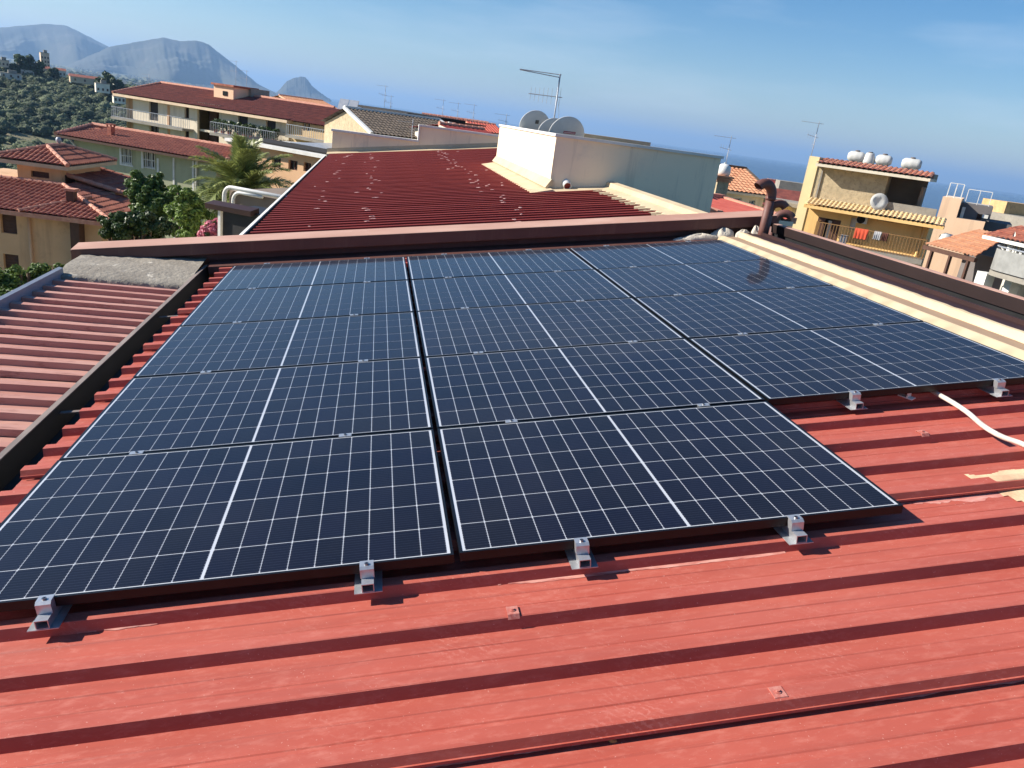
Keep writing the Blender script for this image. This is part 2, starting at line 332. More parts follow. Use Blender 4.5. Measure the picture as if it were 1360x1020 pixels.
# back end: grey closing strip, recess, capped upstand
mb = MB(); mb.prism([(5.62, -0.085), (5.72, -0.070), (5.86, -0.055), (5.86, -0.16), (5.62, -0.16)], 'x', -1.22, 4.52); rpart(mb, 'closing_strip', M_BROWN)
mb = MB(); mb.box(-2.45, 5.10, 5.862, 6.00, -0.5, 0.062); rpart(mb, 'upstand', M_BROWN)
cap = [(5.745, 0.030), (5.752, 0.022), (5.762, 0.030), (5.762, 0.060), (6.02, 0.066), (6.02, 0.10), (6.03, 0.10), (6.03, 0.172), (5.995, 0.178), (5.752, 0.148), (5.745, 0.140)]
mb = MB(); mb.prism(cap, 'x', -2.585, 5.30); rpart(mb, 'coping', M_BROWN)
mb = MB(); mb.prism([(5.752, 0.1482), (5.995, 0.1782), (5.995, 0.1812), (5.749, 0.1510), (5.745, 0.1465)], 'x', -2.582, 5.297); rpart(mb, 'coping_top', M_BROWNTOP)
# cream flashing along the high edge: skirt dressed over every rib, flat band, crest
mb = MB(); vs = []; NV = 360; us = [4.43, 4.50, 4.57]
va, vb = -4.5, 5.72
for i in range(NV + 1):
    vv = va + (vb - va) * i / NV
    w = ((vv - V0) % PITCH)
    soft = 1.0 / (1 + math.exp(-(w + 0.01) / 0.006)) if w > PITCH - 0.03 else (1.0 if w < 0.055 else math.exp(-(w - 0.055) / 0.035))
    if w > PITCH - 0.02: soft = 1 - (PITCH - w) / 0.02
    nn = VAL_N + 0.010 + RIB_H * soft * 1.05
    jag = 0.012 * math.sin(vv * 37) + random.uniform(-0.006, 0.006)
    vs += [(us[0] + jag, vv, nn - 0.008), (us[0] + jag + 0.004, vv, nn), (us[1], vv, nn + 0.004), (us[2], vv, RIB_N + 0.030), (4.60, vv, RIB_N + 0.034)]
fs = [(i*5+j, i*5+j+1, (i+1)*5+j+1, (i+1)*5+j) for i in range(NV) for j in range(4)]
mb.add(vs, fs); rpart(mb, 'flashing_skirt', M_CREAM, True)
mb = MB(); mb.prism([(4.588, RIB_N - 0.03), (4.588, RIB_N + 0.026), (4.782, RIB_N + 0.008), (4.782, RIB_N - 0.03)], 'y', -4.5, 5.72); rpart(mb, 'flashing_band', pmat('shaded_cream', (166, 140, 114), (152, 126, 102), scale=3, rough=0.8, c3=(140, 116, 94), s3=9, t3=(0.56, 0.78), bump=0.2, bscale=20, dist=0.004, stretch=(1, .35, 1)))  # same cream flashing; weaker sun on this slope is put into the beige
mb = MB(); vs = []; NC = 120
for i in range(NC + 1):
    vv = -4.5 + 10.22 * i / NC; jx, jz = random.uniform(-.005, .005), random.uniform(-.003, .003)
    vs += [(4.768 + jx, vv, RIB_N - 0.02), (4.770 + jx, vv, RIB_N + 0.012), (4.794 + jx, vv, -0.022 + jz), (4.806, vv, -0.014 + jz), (4.840, vv, -0.014 + jz), (4.85, vv, -0.020), (4.85, vv, -0.12)]
mb.add(vs, [(i*7+j, i*7+j+1, (i+1)*7+j+1, (i+1)*7+j) for i in range(NC) for j in range(6)]); rpart(mb, 'flashing_crest', M_CREAM, False)
# side valley and brown parapet
mb = MB(); mb.prism([(4.853, -0.02), (4.99, -0.030), (4.99, 0.002), (5.005, 0.002), (5.005, -0.16), (4.853, -0.16)], 'y', -4.5, 5.70); rpart(mb, 'valley_strip', pmat('maroon_strip', (46, 24, 22), (54, 29, 26), scale=3, rough=.6))
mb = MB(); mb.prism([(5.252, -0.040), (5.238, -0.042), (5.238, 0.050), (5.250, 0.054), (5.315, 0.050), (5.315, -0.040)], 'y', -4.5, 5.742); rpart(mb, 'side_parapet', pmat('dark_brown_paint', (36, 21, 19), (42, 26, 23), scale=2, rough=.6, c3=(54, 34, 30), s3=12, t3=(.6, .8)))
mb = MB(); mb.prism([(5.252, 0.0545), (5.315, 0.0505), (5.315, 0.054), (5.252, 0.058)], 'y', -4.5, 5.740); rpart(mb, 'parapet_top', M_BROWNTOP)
mb = MB(); mb.box(5.255, 5.312, -4.5, 5.74, -0.25, -0.041); rpart(mb, 'parapet_base', M_GUTTER)  # black colour stands in for the shadow under the parapet face
mb = MB(); mb.box(5.006, 5.254, -4.5, 5.74, -0.21, -0.19); rpart(mb, 'valley_floor', M_GUTTER)  # darkness of the deep valley put into the same black
# mortar dabs in the far corner
def blob(mb, c, rx, ry, rz, seed, n=14, k=7):
    rg = random.Random(seed); ph = [rg.uniform(0, 6.28) for _ in range(6)]; vs = []; fs = []
    for i in range(k + 1):
        t = math.pi / 2 * i / k
        for j in range(n):
            a = 2 * math.pi * j / n; q = 1 + 0.22 * math.sin(2 * a + ph[0]) + 0.16 * math.sin(3 * a + ph[1]) + 0.1 * math.sin(5 * a + ph[2] + 3 * t)
            vs.append((c[0] + rx * q * math.cos(t) * math.cos(a), c[1] + ry * q * math.cos(t) * math.sin(a), c[2] + rz * math.sin(t) * (1 + 0.25 * math.sin(3 * a + ph[3]))))
    fs = [(i*n+j, i*n+(j+1)%n, (i+1)*n+(j+1)%n, (i+1)*n+j) for i in range(k) for j in range(n)]
    mb.add(vs, fs)
mb = MB()
for (u, vv, a, b_, c_) in ((4.35, 5.70, .20, .06, .06), (4.62, 5.72, .16, .07, .10), (4.86, 5.68, .10, .07, .08), (4.98, 5.62, .05, .06, .12), (4.12, 5.71, .10, .05, .03)):
    blob(mb, (u, vv, -0.08), a, b_, c_, int(u * 100))
rpart(mb, 'sealing_mortar', pmat('pale_mortar', (206, 196, 178), (176, 168, 154), scale=9, rough=0.9, bump=0.8, bscale=40, dist=0.01), True)
# screws with sheet-metal saddles
scr_src = None
for (px_, py_) in ((681, 814), (1030, 918), (1224, 575)):
    u, vv = roofpx(px_, py_, RIB_N)
    k = round((vv - V0 - 0.025) / PITCH); vv = V0 + k * PITCH + 0.025
    if scr_src is None:
        mb = MB()
        mb.prism([(-0.040, -0.012), (-0.028, 0.008), (0.028, 0.008), (0.040, -0.016), (0.036, -0.018), (0.025, 0.004), (-0.025, 0.004), (-0.036, -0.014)], 'x', -0.024, 0.024)
        mb.lathe((0, 0, 0.008), [(0.013, 0), (0.013, 0.003), (0.007, 0.003), (0.007, 0.009), (0.0, 0.009)], 10); scr_src = mb.mesh('roof_screw')
    o = link('roof_screw', scr_src, pmat('screw_red', (168, 86, 74), (188, 128, 114), scale=60, rough=0.6), building); o.location = roof(u, vv, RIB_N + 0.003); o.rotation_euler = rframe; o.scale = (.8, .75, .7)
u, vv = roofpx(811, 981, VAL_N)
mb = MB(); blob(mb, (0, 0, 0), 0.016, 0.014, 0.010, 5); o = mb.build('sealant_dab', pmat('old_sealant', (196, 150, 84), (170, 126, 70), scale=60), building, True); o.location = roof(u, vv, VAL_N); o.rotation_euler = rframe
# cream repair patch dressed over the sheet
def draped_patch(name, uv0, uv1, seed, mat, thr):
    rg = np.random.default_rng(seed); nu, nv = 60, 90; u0, v0_ = uv0; u1, v1_ = uv1
    mb = MB(); idx = {}
    ph = rg.uniform(0, 6.28, 8)
    for i in range(nu + 1):
        for j in range(nv + 1):
            a, b_ = i / nu, j / nv
            uu, vv = u0 + (u1 - u0) * a, v0_ + (v1_ - v0_) * b_
            edge = thr(a, b_) + 0.06 * math.sin(9 * a + ph[0]) * math.sin(7 * b_ + ph[1]) + 0.035 * math.sin(23 * a + ph[2] + 11 * b_) + 0.03 * math.sin(31 * b_ + ph[3] - 15 * a)
            if edge > 0:
                idx[(i, j)] = len(mb.v); mb.v.append((uu, vv, prof(vv) + 0.0035 + 0.006 * min(1, edge * 3)))
    for i in range(nu):
        for j in range(nv):
            q = [(i, j), (i + 1, j), (i + 1, j + 1), (i, j + 1)]
            if all(k in idx for k in q): mb.f.append(tuple(idx[k] for k in q))
    return rpart(mb, name, mat, True)
pu, pv = roofpx(1300, 640, VAL_N)
draped_patch('repair_patch', (pu - 0.06, pv - 0.34), (pu + 1.2, pv + 0.10), 3,
             pmat('cream_sealant', (214, 190, 152), (196, 160, 126), scale=8, rough=0.85, bump=0.5, bscale=50, dist=0.006), lambda a, b_: min(a * 9 - 0.3, (b_ - 0.50) + a * 3.2, 0.90 - b_))
wu0, wv0 = roofpx(1185, 668, VAL_N)
kj = V0 + PITCH - 0.016
def smear(mb, ua, ub, vk, wmax, seed, gap):
    rg = random.Random(seed); n = int((ub - ua) / 0.012); w = wmax * .6; prev = None
    for i in range(n + 1):
        w = min(wmax, max(-wmax * gap, w + rg.uniform(-.22, .22) * wmax)); u_ = ua + (ub - ua) * i / n
        cur = None
        if w > 0.0008:
            k = len(mb.v); mb.v += [(u_, vk - w, VAL_N + .0008), (u_, vk - w * .5, VAL_N + .0026), (u_, vk + .0005, VAL_N + .0038)]; cur = k
            if prev is not None: mb.f += [(prev, k, k + 1, prev + 1), (prev + 1, k + 1, k + 2, prev + 2)]
        prev = cur
mb = MB(); smear(mb, 2.66, pu + 0.05, kj + .002, .050, 3, .15)
rpart(mb, 'sealant_line', pmat('pale_sealant', (206, 150, 138), (184, 104, 92), scale=14, rough=0.8, stretch=(1, 4, 1)), True)

kj2 = V0 - 0.012
mb = MB(); smear(mb, -0.9, 2.1, kj2 + .001, .013, 8, .6); smear(mb, -.9, 2.2, kj2 - 2 * PITCH + .001, .007, 9, 1.4); smear(mb, .4, 3.6, kj2 - 3 * PITCH + .001, .010, 10, 1.2); rpart(mb, 'sealant_line', pmat('worn_pale', (212, 158, 142), (180, 100, 86), scale=9, rough=0.8, stretch=(1, 5, 1)), True)
# ------------------------------------------------------------------ solar panels
PW, PH, GX, GY = 1.722, 1.134, 0.0205, 0.0146
def cell_material():
    mt = bpy.data.materials.new('solar_cell'); mt.use_nodes = True; nt = mt.node_tree; N = nt.nodes; L = nt.links; b = N['Principled BSDF']
    tc = N.new('ShaderNodeTexCoord'); sx = N.new('ShaderNodeSeparateXYZ'); L.new(tc.outputs['Object'], sx.inputs['Vector'])
    def mth(op, a, b_=None, c=None):
        n = N.new('ShaderNodeMath'); n.operation = op
        for i, q in enumerate((a, b_, c)):
            if q is None: continue
            if isinstance(q, (int, float)): n.inputs[i].default_value = q
            else: L.new(q, n.inputs[i])
        return n.outputs[0]
    y = mth('MULTIPLY', sx.outputs['Y'], 1 / 0.0165); fr = mth('FRACT', mth('ADD', y, 100.5)); dd = mth('ABSOLUTE', mth('SUBTRACT', fr, 0.5))
    bus = mth('LESS_THAN', dd, 0.038)
    ex = mth('GREATER_THAN', mth('ABSOLUTE', sx.outputs['X']), 0.0425); pad = mth('MULTIPLY', ex, mth('LESS_THAN', dd, 0.085))
    oi = N.new('ShaderNodeObjectInfo'); ns = N.new('ShaderNodeTexNoise'); ns.inputs['Scale'].default_value = 9
    L.new(tc.outputs['Object'], ns.inputs['Vector'])
    rp = N.new('ShaderNodeValToRGB'); rp.color_ramp.elements[0].color = (0.0022, 0.0026, 0.0075, 1); rp.color_ramp.elements[1].color = (0.0036, 0.0042, 0.0150, 1)
    mixv = mth('ADD', mth('MULTIPLY', oi.outputs['Random'], 0.75), mth('MULTIPLY', ns.outputs['Fac'], 0.25)); L.new(mixv, rp.inputs['Fac'])
    m1 = N.new('ShaderNodeMixRGB'); m1.inputs['Color2'].default_value = (0.075, 0.08, 0.11, 1); L.new(mth('MULTIPLY', bus, 0.42), m1.inputs['Fac']); L.new(rp.outputs['Color'], m1.inputs['Color1'])
    m2 = N.new('ShaderNodeMixRGB'); m2.inputs['Color2'].default_value = (0.45, 0.46, 0.5, 1); L.new(mth('MULTIPLY', pad, 0.55), m2.inputs['Fac']); L.new(m1.outputs['Color'], m2.inputs['Color1'])
    gp = N.new('ShaderNodeNewGeometry'); dn = N.new('ShaderNodeTexNoise'); dn.inputs['Scale'].default_value = 1.3; dn.inputs['Detail'].default_value = 9; dn.inputs['Roughness'].default_value = 0.65
    L.new(gp.outputs['Position'], dn.inputs['Vector']); dr = N.new('ShaderNodeMapRange'); dr.inputs['From Min'].default_value = 0.42; dr.inputs['From Max'].default_value = 0.75; dr.inputs['To Max'].default_value = 0.022; L.new(dn.outputs['Fac'], dr.inputs['Value'])
    md = N.new('ShaderNodeMixRGB'); md.inputs['Color2'].default_value = (0.22, 0.20, 0.17, 1); L.new(dr.outputs['Result'], md.inputs['Fac']); L.new(m2.outputs['Color'], md.inputs['Color1'])
    L.new(md.outputs['Color'], b.inputs['Base Color'])
    cr = N.new('ShaderNodeMapRange'); cr.inputs['From Min'].default_value = 0.35; cr.inputs['From Max'].default_value = 0.7; cr.inputs['To Min'].default_value = 0.03; cr.inputs['To Max'].default_value = 0.11; L.new(dn.outputs['Fac'], cr.inputs['Value']); L.new(cr.outputs['Result'], b.inputs['Coat Roughness'])
    b.inputs['Roughness'].default_value = 0.5; b.inputs['Specular IOR Level'].default_value = 0.05; b.inputs['Sheen Weight'].default_value = 0.09; b.inputs['Sheen Roughness'].default_value = 0.35
    b.inputs['Coat Weight'].default_value = 0.72; b.inputs['Coat IOR'].default_value = 1.33
    return mt
M_CELL = cell_material()
M_SHEET = pmat('backsheet', (190, 193, 198), (182, 185, 190), scale=5, rough=0.5, coat=1.0)
fr = MB(); a, b_, w, h = PW / 2, PH / 2, 0.011, 0.035
for (x0, x1, y0, y1) in ((-a, a, -b_, -b_ + w), (-a, a, b_ - w, b_), (-a, -a + w, -b_ + w, b_ - w), (a - w, a, -b_ + w, b_ - w)):
    fr.box(x0, x1, y0, y1, -h, 0)
frame_me = fr.mesh('frame')
bs = MB(); bs.box(-a + w, a - w, -b_ + w, b_ - w, -0.007, -0.0016); sheet_me = bs.mesh('backsheet')
cc = MB(); cw, ch, cb = 0.0899 / 2, 0.1792 / 2, 0.0045
poly = [(-cw + cb * .5, -ch), (cw - cb * .5, -ch), (cw, -ch + cb), (cw, ch - cb), (cw - cb * .5, ch), (-cw + cb * .5, ch), (-cw, ch - cb), (-cw, -ch + cb)]
cc.prism(poly, 'z', -0.0019, -0.0009); cell_me = cc.mesh('cell')
jb = MB(); jb.box(-0.05, 0.05, 0.30, 0.38, -0.028, -0.008); jb_me = jb.mesh('junction_box')
frame_me.materials.append(M_BLACK); sheet_me.materials.append(M_SHEET); cell_me.materials.append(M_CELL); jb_me.materials.append(M_BLACK)
colname = ['beside the black gutter', 'in the middle column', 'beside the cream flashing']
rowname = {4: 'row against the brown coping', 3: 'second row from the brown coping', 2: 'third row from the brown coping', 1: 'fourth row from the brown coping', 0: 'fifth row from the brown coping'}
for c in range(3):
    for r_ in range(5):
        if c == 2 and r_ == 0: continue
        p = empty('solar_module', roof(c * (PW + GX), r_ * (PH + GY), 0), ROOF_ROT, 'solar panel ' + colname[c] + ', ' + rowname[r_], 'solar panel', 'solar panels in rows on the red roof')
        p.rotation_euler = (R(random.uniform(-0.12, 0.12)), -TILT + R(random.uniform(-0.12, 0.12)), 0)
        link('frame', frame_me, None, p); link('backsheet', sheet_me, None, p)
        for i in range(18):
            x = (0.0045 + 0.0928 * (i % 9 + 0.5)) * (1 if i >= 9 else -1)
            for j in range(6):
                o = link('cell', cell_me, None, p); o.location = (x, (j - 2.5) * 0.1836, 0)
# end brackets under the front edges
def make_bracket():
    e = empty('mounting_bracket')
    mb = MB(); mb.box(-0.048, 0.048, -0.075, 0.30, -0.0715, -0.0685); mb.build('base_plate', M_ALU, e)
    mb = MB()
    for (x0, x1, z0, z1) in ((-0.021, -0.018, -0.068, -0.0365), (0.018, 0.021, -0.068, -0.0365), (-0.018, 0.018, -0.0395, -0.0365), (-0.018, 0.018, -0.068, -0.0655)):
        mb.box(x0, x1, -0.073, 0.29, z0, z1)
    mb.build('rail_tube', M_ALU, e)
    mb = MB(); mb.prism([(-0.036, -0.036), (-0.036, -0.002), (-0.026, 0.006), (0.009, 0.006), (0.009, 0.0025), (-0.004, 0.0025), (-0.004, -0.036)], 'x', -0.024, 0.024); cl = mb.build('end_clamp', M_ALU, e)
    mb = MB(); mb.lathe((0.0, -0.016, 0.006), [(0.0075, 0), (0.0075, 0.006), (0.004, 0.006), (0.004, 0.002), (0.0, 0.002)], 10); mb.build('bolt', pmat('steel', (150, 150, 152), (130, 130, 132), metal=0.9, rough=0.3), cl)
    return e
br0 = make_bracket(); first = True
FB, FC = -PH / 2, (PH + GY) - PH / 2
spots = [(58, 800, FB, 0), (487, 750, FB, 0), (770, 715, FB, 1), (1052, 685, FB, 1), (1132, 520, FC, 2), (1321, 503, FC, 2)]
bl = ['silver bracket under the gutter-side column front, nearer the gutter', 'silver bracket under the gutter-side column front, nearer the middle column',
      'silver bracket under the middle column front, nearer the gutter-side column', 'silver bracket under the middle column front, nearer its free corner',
      'silver bracket under the flashing-side column front, nearer the middle column', 'silver bracket under the flashing-side column front, nearer the cream flashing']
for si, (px_, py_, vv, ci) in enumerate(spots):
    u, _ = roofpx(px_, py_, 0.0)
    e = br0 if first else copy_tree(br0); first = False
    e.location = roof(u, vv, 0); e.rotation_euler = (0, -TILT, R(random.uniform(-1.5, 1.5)))
    tag(e, bl[si], 'bracket', 'silver end brackets along the panel fronts')
# mid clamps between rows
mbc = MB(); mbc.box(-0.030, 0.030, -0.017, 0.017, 0.0005, 0.0040); mbc.box(-0.030, 0.030, -0.0065, 0.0065, -0.030, 0.0005)
mc_me = mbc.mesh('clamp'); mc_me.materials.append(M_ALU)
mbb = MB(); mbb.lathe((0, 0, 0.0040), [(0.007, 0), (0.007, 0.005), (0.004, 0.005), (0.004, 0.002), (0, 0.002)], 10); bo_me = mbb.mesh('bolt'); bo_me.materials.append(MATS['steel'])
ordn = {1: 'first', 2: 'second', 3: 'third', 4: 'fourth', 5: 'fifth', 0: ''}
for c in range(3):
    for r_ in range(1, 6):
        if c == 2 and r_ == 1: continue
        for s in (-0.47, 0.47):
            e = empty('panel_clamp', roof(c * (PW + GX) + s + random.uniform(-.05, .05) + (0.0 if c else -0.02), r_ * (PH + GY) - (PH + GY) / 2 + (0.0 if r_ < 5 else 0.004), 0), ROOF_ROT,
                      ('silver clamp between the %s and %s panels from the coping ' % (ordn[5 - r_], ordn[6 - r_]) if r_ < 5 else 'silver clamp on the coping-side edge of the panel ') + colname[c], 'clamp',
                      'silver clamps between panel rows' if r_ < 5 else 'silver clamps along the far panel edge')
            link('clamp_plate', mc_me, None, e); link('bolt', bo_me, None, e)
# loose rail end and the white conduit
u, _ = roofpx(1205, 522, -0.05); e = empty('cable_clip', roof(u, FC + 0.02, 0), (0, -TILT, 0.5), 'small white clip hanging below panel edge near the white conduit', 'clip')
mb = MB(); mb.box(-0.02, 0.02, -0.03, 0.05, -0.0715, -0.066); mb.box(-0.02, 0.02, -0.004, 0.002, -0.066, -0.036); mb.build('clip_body', M_WHITE, e)
cp = []
for (px_, py_, hh) in ((1222, 508, .0), (1241, 521, .0), (1262, 534, .004), (1284, 549, .006), (1306, 567, .004), (1330, 580, .0), (1362, 592, .0), (1410, 618, .0), (1480, 668, .0)):
    uu, vv = roofpx(px_, py_, RIB_N + 0.014); cp.append(Vector((uu, vv, RIB_N + 0.0152 + hh)))
dense = []
for i in range(len(cp) - 1):
    p0, p1, p2, p3 = cp[max(i - 1, 0)], cp[i], cp[i + 1], cp[min(i + 2, len(cp) - 1)]
    for k in range(26):
        t = k / 26; dense.append(0.5 * ((2 * p1) + (p2 - p0) * t + (2 * p0 - 5 * p1 + 4 * p2 - p3) * t * t + (3 * p1 - p0 - 3 * p2 + p3) * t ** 3))
mb = MB(); mb.tube(dense, [0.0135 if (i // 1) % 2 else 0.0120 for i in range(len(dense))], 10)
o = mb.build('cable_conduit', pmat('conduit', (216, 206, 192), (190, 176, 162), scale=14, rough=0.6, c3=(150, 118, 104), s3=30, t3=(.58, .75)), None, True); o.rotation_euler = ROOF_ROT
tag(o, 'white corrugated cable conduit snaking over the red roof from beneath a panel', 'conduit')

# ------------------------------------------------------------------ old neighbour roof beyond the gutter
LZ = -0.385
old = empty('house_with_old_roof', (-1.85, 0, -10), (0, 0, 0), 'low house with weathered pinkish ribbed roof beyond the black gutter', 'house'); old.location = (0, 0, 0)
OP = 0.226
def old_profile(n):
    pts = []
    for k in range(n):
        a = k * OP
        pts += [(a - 0.004, 0), (a, 0.044), (a + 0.062, 0.044), (a + 0.080, 0), (a + 0.140, 0), (a + 0.146, 0.003), (a + 0.152, 0)]
    pts += [(n * OP - 0.012, 0)]
    return pts
mbs = MB(); extrude_profile(mbs, old_profile(4), -2.385, -1.275, 10, 0.0016); old_me = mbs.mesh('roof_sheet')
y = 4.96 - 12 * 4 * OP
for k in range(12):
    o = link('roof_sheet', old_me, M_OLDRED, old); o.location = (0, y + k * 4 * OP, LZ); o.rotation_euler = (0, R(random.uniform(-.15, .15)), 0)
mb = MB(); mb.box(-2.50, -1.29, -6.5, 5.7, -10.4, LZ - 0.02); mb.build('wall', M_CREAMWALL, old)
mb = MB(); mb.prism([(-2.40, LZ - 0.01), (-2.385, LZ - 0.01), (-2.395, LZ + 0.105), (-2.43, LZ + 0.112), (-2.44, LZ + 0.10), (-2.405, LZ + 0.09)], 'y', -6.5, 5.02); mb.build('edge_flashing', M_ZINC, old)
fil = []; n1, n2 = 26, 10
for i in range(n1 + 1):
    X = -2.44 + (1.20) * i / n1
    for j, (Y_, Z_) in enumerate(((4.93, LZ - 0.01), (4.94, LZ + 0.045), (5.02, LZ + 0.062), (5.16, LZ + 0.085), (5.22, LZ + 0.100), (5.4, LZ + 0.108), (5.62, LZ + 0.118), (5.75, LZ + 0.122), (5.87, LZ + 0.125))):
        q = random.uniform(-1, 1) * 0.006
        fil.append((X + (0.05 * (5.1 - Y_) if i == 0 else 0), Y_ + q * 2, Z_ + q + 0.06 * (X + 1.9) * (Y_ - 4.9)))
mb = MB(); mb.add(fil, [(i*9+j, (i+1)*9+j, (i+1)*9+j+1, i*9+j+1) for i in range(n1) for j in range(8)]); mb.build('mortar_fillet', M_GREYMORTAR, old, True)

# ------------------------------------------------------------------ second roof behind the coping
house2 = empty('house_with_dark_roof', (0, 0, 0), (0, 0, 0), 'long house with dark red corrugated roof behind the brown coping', 'house')
def r2(mb, name, mat, smooth=False):
    o = mb.build(name, mat, house2, smooth); o.rotation_euler = rframe; return o
N2 = -0.115; P2 = 0.245
def hump(w):                                # one corrugation, w 0..1 across
    if w < .05: return 0.058 * w / .05
    if w < .36: return 0.058 + 0.006 * math.sin((w - .05) / .31 * math.pi)
    if w < .46: return 0.058 * (.46 - w) / .10
    return 0.0
def prof2(n):
    pts = []
    for k in range(n):
        for w in (0.0, .05, .13, .21, .29, .36, .46): pts.append((k * P2 + w * P2, hump(w)))
    pts.append((n * P2, 0.0)); return pts
mbs = MB(); extrude_profile(mbs, prof2(4), -1.10, 4.75, 12, 0.002); s2_me = mbs.mesh('roof_sheet')
k = 0; vv = 6.04
while vv < 25.4:
    o = link('roof_sheet', s2_me, M_DARKRED, house2); o.rotation_euler = (R(random.uniform(-.1, .1)), -TILT, 0); o.location = roof(0, vv, N2); vv += 4 * P2; k += 1
VEND = vv
mb = MB(); mb.box(-1.02, 4.70, 6.05, VEND, N2 - 0.2, N2 - 0.02); r2(mb, 'roof_core', M_GREYROOF)
mb = MB(); mb.box(-0.98, 4.60, 6.1, VEND + 0.3, -10.4, -0.42); mb.build('wall', M_CREAMWALL, house2)
mb = MB(); mb.prism([(-1.25, N2 - 0.02), (-1.235, N2 - 0.02), (-1.235, N2 - 0.10), (-1.10, N2 - 0.10), (-1.10, N2 - 0.02), (-1.09, N2 - 0.02), (-1.09, N2 - 0.15), (-1.25, N2 - 0.15)], 'y', 6.05, VEND); r2(mb, 'gutter', M_GUTTER)
mb = MB(); mb.box(-1.285, -1.235, 6.05, VEND, N2 - 0.018, N2 + 0.005); r2(mb, 'gutter_lip', M_WHITE)
# pale sealant dabs over the screw lines
mb = MB()
for uu, pr in ((-0.45, 0.30), (0.42, 0.35), (2.6, 0.55), (3.2, 0.06)):
    v_ = 6.2
    while v_ < VEND - 0.3:
        if random.random() < pr:
            kk = round((v_ - 6.04) / P2 - 0.2); vc = 6.04 + (kk + 0.2) * P2
            u_ = uu + random.gauss(0, 0.10); blob(mb, (u_, vc, N2 + 0.058), random.uniform(.02, .07), random.uniform(.014, .028), 0.012, int(v_ * 977), 8, 3)
        v_ += P2
o = r2(mb, 'sealant_dabs', pmat('dab_pale', (206, 170, 162), (190, 140, 134), scale=5)); o['kind'] = 'stuff'
# end parapets beyond the roof, stepped
P_A = aty(442, 174, VEND + 0.05); P_B = aty(556, 191, VEND + 0.05); P_C = aty(557, 168, VEND + 0.05); P_D = aty(672, 183, VEND + 0.05)
mb = MB(); mb.box(P_A.x, P_B.x, VEND + 0.02, VEND + 0.22, -3, P_A.z); mb.box(P_B.x, P_D.x + 1.5, VEND + 0.02, VEND + 0.22, -3, P_C.z); mb.build('end_parapet', M_WHITEWALL, house2)
mb = MB(); mb.box(P_A.x - 0.05, P_B.x - 0.003, VEND - 0.04, VEND + 0.27, P_A.z, P_A.z + 0.07); mb.box(P_B.x - 0.05, P_D.x + 1.5, VEND - 0.04, VEND + 0.27, P_C.z, P_C.z + 0.07); mb.box(P_B.x - 0.05, P_B.x - 0.002, VEND - 0.03, VEND + 0.24, P_A.z + 0.07, P_C.z); mb.build('parapet_coping', M_WHITE, house2)
mb = MB(); mb.prism([(VEND - 0.40, N2 + 0.055), (VEND - 0.02, N2 + 0.10), (VEND + 0.018, N2 + 0.22), (VEND + 0.018, N2 - 0.1), (VEND - 0.40, N2 - 0.05)], 'x', -1.2, 5.2); r2(mb, 'end_flashing', M_CREAM)

# white rendered block on the second roof
BX, BY = 3.66, 11.37; BTOP = 1.46
XR = aty(957, 214, BY).x
block = empty('white_stair_block', (BX, BY, 0.3), (0, 0, 0), 'white rendered roof block with cream sunlit side and thin coping', 'roof block')
def bk(mb, name, mat, smooth=False):
    o = mb.build(name, mat, block, smooth); o.location = (-BX, -BY, -0.3); return o
mb = MB(); WT = 0.22; Y2 = 18.4
mb.box(BX, XR, BY, BY + WT, -1.2, BTOP); bk(mb, 'front_wall', M_WHITEWALL)
mb = MB(); mb.box(BX, BX + WT, BY + WT, Y2, -1.2, BTOP - 0.002); bk(mb, 'side_wall', M_WHITEWALL)
mb = MB(); mb.box(XR - WT, XR, BY + WT, Y2, -4, BTOP - 0.002); mb.box(BX + WT, XR - WT, Y2 - WT, Y2, -1.2, BTOP - 0.002); bk(mb, 'far_wall', M_WHITEWALL)
mb = MB(); mb.box(BX + WT, XR - WT, BY + WT, Y2 - WT, 0.9, 1.0); bk(mb, 'terrace_floor', M_CONCRETE)
mb = MB(); mb.box(BX - 0.03, XR + 0.03, BY - 0.04, BY + WT + 0.04, BTOP, BTOP + 0.05); mb.box(BX - 0.03, BX + WT + 0.04, BY + WT + 0.043, Y2, BTOP, BTOP + 0.048); bk(mb, 'coping', M_WHITE)
# front wall return below, right of the second roof
mb = MB(); mb.box(4.9, XR, BY - 0.002 + 0.004, BY + 0.2, -10.4, -1.2); bk(mb, 'lower_wall', M_WHITEWALL)
mb = MB()
q = [roof(3.28, 18.2, N2 + .06), roof(3.30, 11.0, N2 + .06), roof(3.70, 11.0, N2 + .10), roof(3.70, 18.2, N2 + .10)]
mb.slab(q, RN, 0.03)
q2 = [Vector((BX - 0.10, BY - 0.1, roof(3.6, 0, 0).z)), Vector((BX + .004, BY - 0.1, roof(3.6, 0, 0).z + .16)), Vector((BX + .004, Y2, roof(3.6, 0, 0).z + .16)), Vector((BX - 0.10, Y2, roof(3.6, 0, 0).z))]
mb.slab(q2, (-1, 0, .5), 0.05)
bk(mb, 'side_flashing', M_CREAM)
mb = MB(); mb.slab([roof(3.30, 10.98, N2 + .062), roof(4.7, 10.98, N2 + .062), roof(4.7, 11.38, N2 + .085), roof(3.30, 11.38, N2 + .085)], RN, 0.03); bk(mb, 'front_flashing', M_CREAM)
mb = MB(); vs = []; NVV = 160
for i in range(NVV + 1):
    v_ = 6.04 + (11.36 - 6.04) * i / NVV; w = ((v_ - 6.04) / P2) % 1.0
    hh = hump(w)
    vs += [(4.42 + 0.015 * math.sin(v_ * 31), v_, N2 + hh + 0.008), (4.52, v_, N2 + hh + 0.014), (4.60, v_, N2 + 0.062), (4.78, v_, N2 + 0.085), (4.80, v_, N2 + 0.16), (4.92, v_, N2 + 0.165), (4.93, v_, N2 - 0.2)]
